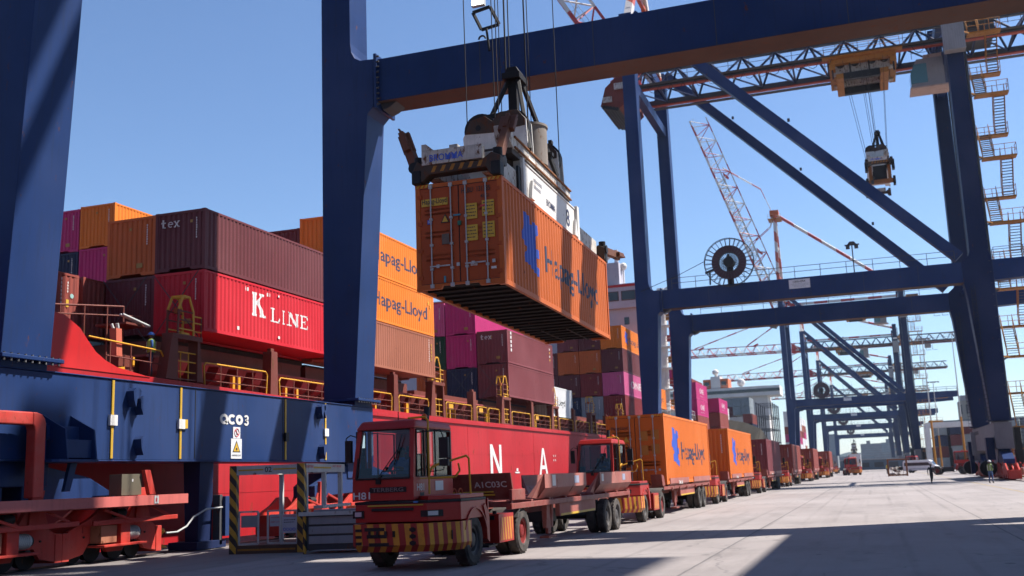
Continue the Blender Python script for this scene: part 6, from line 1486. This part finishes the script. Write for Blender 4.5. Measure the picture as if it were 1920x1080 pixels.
g = MB(); g.cyl((.7, -.6, .18), (.7, -.6, .42), .05, 8); g.lathe([(.0, .62), (.14, .58), (.16, .48), (.14, .38), (.0, .36)], (.7, -.6, 0), 'Z', 14); g.build('mooring_buoy', [paint('orange_float', (.50, .06, .015), .4)], CG)
CH = empty('storage_bin', 'dark weathered steel bin with grey panels behind the tractor cab', 'bin', (-13.6, 25.6, 0), math.radians(8))
g = MB(); g.box(-.9, -.5, .1, .9, .7, 1.05, 0)
for z in (.25, .5, .75): g.box(-.75, -.53, z, .7, -.5, z+.2, 1)
for x in (-.9, .82): g.box(x, -.56, 0, x+.08, -.5, 1.12, 2)
g.box(-.7, -.3, 1.05, .5, .3, 1.12, 1); g.build('bin_body', [DARKG, GREYP, HAZ], CH, bevel=.01)
g = MB(); g.box(-1.0, -.62, .98, 1.3, -.56, 1.08); g.build('top_rail', [CW], CH)

# people
person('person in blue shirt, blue helmet and yellow vest standing on the ship deck', (-25.5, 32.9, 6.02), rz=math.radians(-50), shirt=(.02, .08, .25), legs=(.02, .03, .07), vest=(.30, .42, .06), helmet=(.02, .10, .38))
person('person in dark clothes walking alone across the sunlit apron', (4.26, 92.4, 0), rz=math.radians(20), pose='walk', shirt=(.012, .014, .02), legs=(.01, .01, .014), helmet=(.05, .06, .08), name_h=1.62)
person('person in white helmet, lime vest and blue jeans by the second crane\'s foot', (8.1, 86.5, 0), rz=math.radians(150), shirt=(.02, .02, .03), legs=(.05, .09, .20), vest=(.13, .20, .04), helmet=(.50, .50, .50), name_h=1.7)
person('tiny person in yellow vest beside the brown cage', (1.9, 190, 0), rz=2.0, shirt=(.02, .02, .03), legs=(.02, .02, .03), vest=(.50, .42, .05), name_h=1.75)

# white minibus
VN = empty('minibus', 'white minibus with dark side windows parked across the apron', 'van', (7.5, 194, 0), math.radians(72)); VN.scale = (.84, .84, .84)
VWH = paint('van_white', (.58, .58, .60), .3, .1, .1, 0)
g = MB(); pr = [(-3.4, .45), (-3.45, 1.2), (-3.35, 2.3), (-3.1, 2.5), (1.7, 2.5), (2.1, 2.3), (2.75, 1.45), (3.35, 1.2), (3.5, .8), (3.45, .45)]
pr = [(-y, z) for y, z in pr][::-1]
g.prism('X', pr, -.98, .98, 0); g.build('body', [VWH], VN, bevel=.08)
for s in (-1, 1):
    g = MB(); g.prism('X', [(3.1, 1.4), (3.1, 2.05), (-1.6, 2.05), (-2.3, 1.4)], s*.985-.01, s*.985+.01); g.build('side_window', [DGLASS], VN)
    g = MB(); g.box(s*.99-.01, -3.2, .75, s*.99+.01, 3.2, .85); g.build('side_stripe', [GREYP], VN)
    for y in (-2.2, 2.0): wheel(VN, s*.88, y, .36, .22, s)
g = MB(); g.add([(-.85, -2.2, 2.2), (.85, -2.2, 2.2), (.85, -2.78, 1.46), (-.85, -2.78, 1.46)], [(0, 1, 2, 3)]); g.build('windscreen', [DGLASS], VN, (0, -.02, .02))
# brown steel cage with crates
CC = empty('steel_cage', 'brown steel frame cage with pale sacks standing on the apron', 'cage', (2.9, 154, 0))
g = MB()
for x in (-1.2, 1.2):
    for y in (0, 1.6): g.box(x-.1, y-.1, 0, x+.1, y+.1, 2.3)
for z in (.05, 2.15):
    for y in (0, 1.6): g.box(-1.2, y-.08, z, 1.2, y+.08, z+.18)
    for x in (-1.2, 1.2): g.box(x-.08, 0, z, x+.08, 1.6, z+.18)
for i in range(1, 5): g.box(-1.2+i*.48-.02, -.02, 0, -1.2+i*.48+.02, .02, 1.2)
g.build('frame', [paint('brown_cage_steel', (.20, .07, .025), .7, .4, .2, .5)], CC)
random.seed(3)
for i in range(7):
    g = MB(); x = random.uniform(-.9, .8); w = .3; z = .1+.38*(i % 3); g.lathe([(.0, z), (.22, z+.03), (.25, z+.18), (.2, z+.33), (.0, z+.36)], (x, .5+.4*(i % 2), 0), 'Z', 10); g.build('sack', [flat('pale_sack', (.40, .37, .33), .9)], CC)
# low warehouse and fence far down the apron
FAR = lambda nm, rgb, r=.7: paint(nm, rgb, r, .3, .3, .1)
g = MB(); g.box(-14, 352, 0, 30, 366, 3.1, 0); g.box(-14.3, 351.5, 3.1, 30.3, 366.5, 3.35, 1)
for i in range(10): g.box(-13+i*4.3, 351.9, .8, -10.2+i*4.3, 352.02, 2.3, 2)
WH = empty('warehouse', 'long low grey blue building at the far end of the apron', 'building', (8, 359, 0)); g.build('wall', [FAR('pale_blue_wall', (.08, .11, .15)), GREYP, DARKG], WH, (-8, -359, 0))
FN = empty('yard_fence', 'dark slatted yard fence and buffer wall behind the minibus, right of the crane row', 'fence', (20, 292, 0))
g = MB(); g.box(-11, 0, 0, 24, .4, 5.4, 0)
for i in range(24): g.box(-11+i*1.5, -.12, 0, -10.8+i*1.5, 0, 5.8, 1)
for z in (1.6, 3.4, 5.2): g.box(-11, -.2, z, 24, -.12, z+.2, 1)
g.build('fence_panel', [FAR('dark_green_grey_fence', (.035, .045, .045)), DARKG], FN)
# grain silos / white gantry / container yard on the right
YG = 'containers stacked in the yard at right'
random.seed(9)
cols_ = [GRY, NVY, CP('steel_blue', (.10, .14, .18), .2), MAR, GRY, MAG]
nm_ = ['grey', 'navy', 'steel blue', 'maroon', 'dull grey', 'magenta']
for i in range(6):
    for j in range(4):
        q = (i*2+j*3) % 5 if not (i == 3 and j > 0) else 5
        container(16.8+i*3.0, 268-(i % 2)*1.0, 2.6*j, cols_[q], '%s container in the right hand yard, %s stack from the left, %s tier' % (nm_[q], ('first', 'second', 'third', 'fourth', 'fifth', 'sixth')[i], ('ground', 'second', 'third', 'top')[j]), L=12, H=2.58, group=YG)
RG = empty('yard_gantry', 'white yard gantry crane over the container stacks at right', 'gantry crane', (18, 255, 0))
g = MB()
for y in (0, 8):
    g.beam((-6.4, y, 9.9), (9, y, 9.9), .8, 1.0)
    for x in (-6.0, 8.6): g.beam((x, y, 1.2), (x, y, 9.4), .9, .9)
for x in (-6.0, 8.6): g.beam((x, 0, 1.2), (x, 8, 1.2), .7, .8); g.beam((x, 0, 9.6), (x, 8, 9.6), .5, .6)
g.build('frame', [WHT2], RG)
g = MB(); g.box(-5.4, 1.0, 10.4, -2.6, 7, 10.9); rail_run(g, (-6.5, -.3, 10.4), (-2.6, -.3, 10.4), n=3); g.build('trolley', [ORY], RG)
for x in (-6.0, 8.6):
    for y in (0, 8): wheel(RG, x, y, .6, .5, 1)
def lamp(x, y, h, lb, mast=(.40, .17, .02)):
    r = empty('street_lamp', lb, 'lamp post', (x, y, 0), group='tall lamp posts along the right of the apron')
    g = MB(); g.cyl((0, 0, 0), (0, 0, h*.38), .22, 10, 0, .19); g.cyl((0, 0, h*.38), (0, 0, h), .12, 8, 1, .07); g.build('pole', [FAR('yellow_pole', mast), GALV], r)
    g = MB(); g.box(-1.2, -.1, h, 1.2, .1, h+.1)
    for q in (-1.1, -.4, .4, 1.1): g.box(q-.25, -.3, h-.2, q+.25, .3, h)
    g.build('lamp_head', [GREYP], r)
lamp(10.4, 205, 24, 'tall lamp post with yellow base behind the minibus'); lamp(16.2, 215, 26, 'tall lamp post with yellow base left of the second crane leg'); lamp(14.6, 262, 20, 'shorter lamp post with yellow base before the grey stacks')
SIL = empty('grain_silo', 'row of grey concrete silo drums behind the container yard', 'silo', (40, 420, 0))
for i in range(8):
    g = MB(); g.cyl((0, 0, 0), (0, 0, 16), 2.4, 20); g.box(-2.5, -.2, 16, 2.5, .2, 16.5); g.build('silo_drum', [FAR('silo_concrete', (.10, .12, .14))], SIL, (-16+i*4.9, 0, 0))
TW = empty('tower_building', 'beige grey tower building behind the yard, left of the second crane leg', 'building', (40, 430, 0))
g = MB(); g.box(-7.5, 0, 0, -1.5, 12, 24, 0); g.box(-7, .5, 24, -3, 8, 26, 1)
for j in range(3): g.box(-7.52+j*2, -.05, 19, -6.8+j*2, 0, 22.5, 2)
g.build('wall', [FAR('tower_beige', (.24, .22, .19)), GREYP, DARKG], TW)
# far city across the harbour
CG_ = 'hazy far city buildings'
def block(x, y, w, d, h, rgb, lb, cap=None):
    r = empty('city_building', lb, 'building', (x, y, 0), group=CG_); m = FAR('city_%d' % int(rgb[0]*1000+rgb[2]*77), rgb)
    g = MB(); g.box(-w/2, 0, 0, w/2, d, h, 0)
    n = max(3, int(w/3.2)); f = max(3, int(h/3.2))
    for j in range(f):
        z = 1+j*(h-1)/f; g.box(-w/2+.6, -.12, z+.9, w/2-.6, -.02, z+2.0, 1)
        g.box(w/2+.02, .6, z+.9, w/2+.12, d-.6, z+2.0, 1)
    for i in range(n+1): x_ = -w/2+w*i/n; g.box(x_-.25, -.3, 0, x_+.25, -.12, h, 0)
    if cap: g.box(cap[0], 1, h, cap[1], d*.6, h+cap[2], 0)
    g.build('wall', [m, FAR('city_windows', (.07, .08, .10), .3)], r)
block(1, 1500, 33, 30, 29, (.07, .055, .065), 'broad pinkish far block with a small tower on its roof', (-9, -4, 4)); block(21, 1495, 20, 25, 29.5, (.05, .07, .095), 'pale blue grey far block right of the pinkish one', (-4, 3, 4.5))
block(-55, 1500, 16, 20, 44, (.07, .09, .12), 'tall slim far tower seen between crane legs at left')
random.seed(12)
ds = ['low', 'wide', 'plain', 'narrow', 'stepped', 'squat', 'flat roofed', 'boxy', 'dull', 'pale']
for i in range(16):
    x = -72+i*11; block(x, 1400+random.uniform(-60, 120), random.uniform(8, 16), 20, random.uniform(9, 22), random.choice([(.06, .055, .06), (.045, .055, .075), (.08, .075, .075), (.04, .045, .065)]), '%s far building in the hazy skyline, number %d from the left' % (ds[i % 10], i+1))
g = MB(); vs = []; n = 60
for i in range(n+1):
    x = -500+i*30; h = 12+9*math.sin(i*.5)+6*math.sin(i*1.3+1)+22*math.exp(-((i-34)/14)**2); vs += [(x, 2400, -3), (x, 2430, max(4, h)), (x, 2800, max(2, h*.6))]
g.add(vs, [q for i in range(n) for q in ((3*i, 3*i+3, 3*i+4, 3*i+1), (3*i+1, 3*i+4, 3*i+5, 3*i+2))]); struct(g.build('distant_hills', [FAR('wooded_hills', (.05, .07, .06))]), 'low wooded hills behind the city', 'hills')
# distant right-side yard silhouettes
for i, (x, y, h) in enumerate(((52, 300, 9), (60, 330, 12), (75, 360, 10))):
    for j in range(3): container(x, y, 2.6*j, [MAR, GRY, NVY][(i+j) % 3], '%s container beyond the second crane at right edge, group %d, tier %d' % (['maroon', 'grey', 'navy'][(i+j) % 3], i+1, j+1), L=12, H=2.58, group=YG)

# unseen dark block added behind the viewpoint to cut ambient sky light
SD = empty('sky_blocker', 'tall dark transit shed standing across the quay behind the viewpoint', 'building', (40, -46, 0))
g = MB(); g.box(-61, -20, 0, 90, 0, 30, 0)
for i in range(38): g.box(-60+i*4, 0, 0, -59.6+i*4, .15, 30, 0)
g.build('wall', [FAR('dark_shed_cladding', (.035, .035, .04), .9)], SD)
g = MB(); g.prism('X', [(-21, 30), (1, 30), (-10, 36)], -61.5, 90.5); g.build('roof', [DARKG], SD)
for i in range(5):
    g = MB(); g.box(-50+i*26, .02, 0, -40+i*26, .2, 9); g.build('door', [GREYP], SD)
# ================================================================== the air: pale haze over the far cranes and the city
m = bpy.data.materials.new('haze'); m.use_nodes = True; nt = m.node_tree; nt.nodes.clear()
o = N(nt, 'ShaderNodeOutputMaterial'); v = N(nt, 'ShaderNodeVolumePrincipled'); v.inputs['Color'].default_value = (.66, .80, 1, 1); v.inputs['Density'].default_value = .00010; v.inputs['Anisotropy'].default_value = .3
nt.links.new(v.outputs[0], o.inputs['Volume'])
g = MB(); g.box(-1300, -260, -5.2, 1500, 3000, 115)
tag(g.build('haze', [m]), 'thin pale haze in the air over the quay', 'haze', kind='stuff')
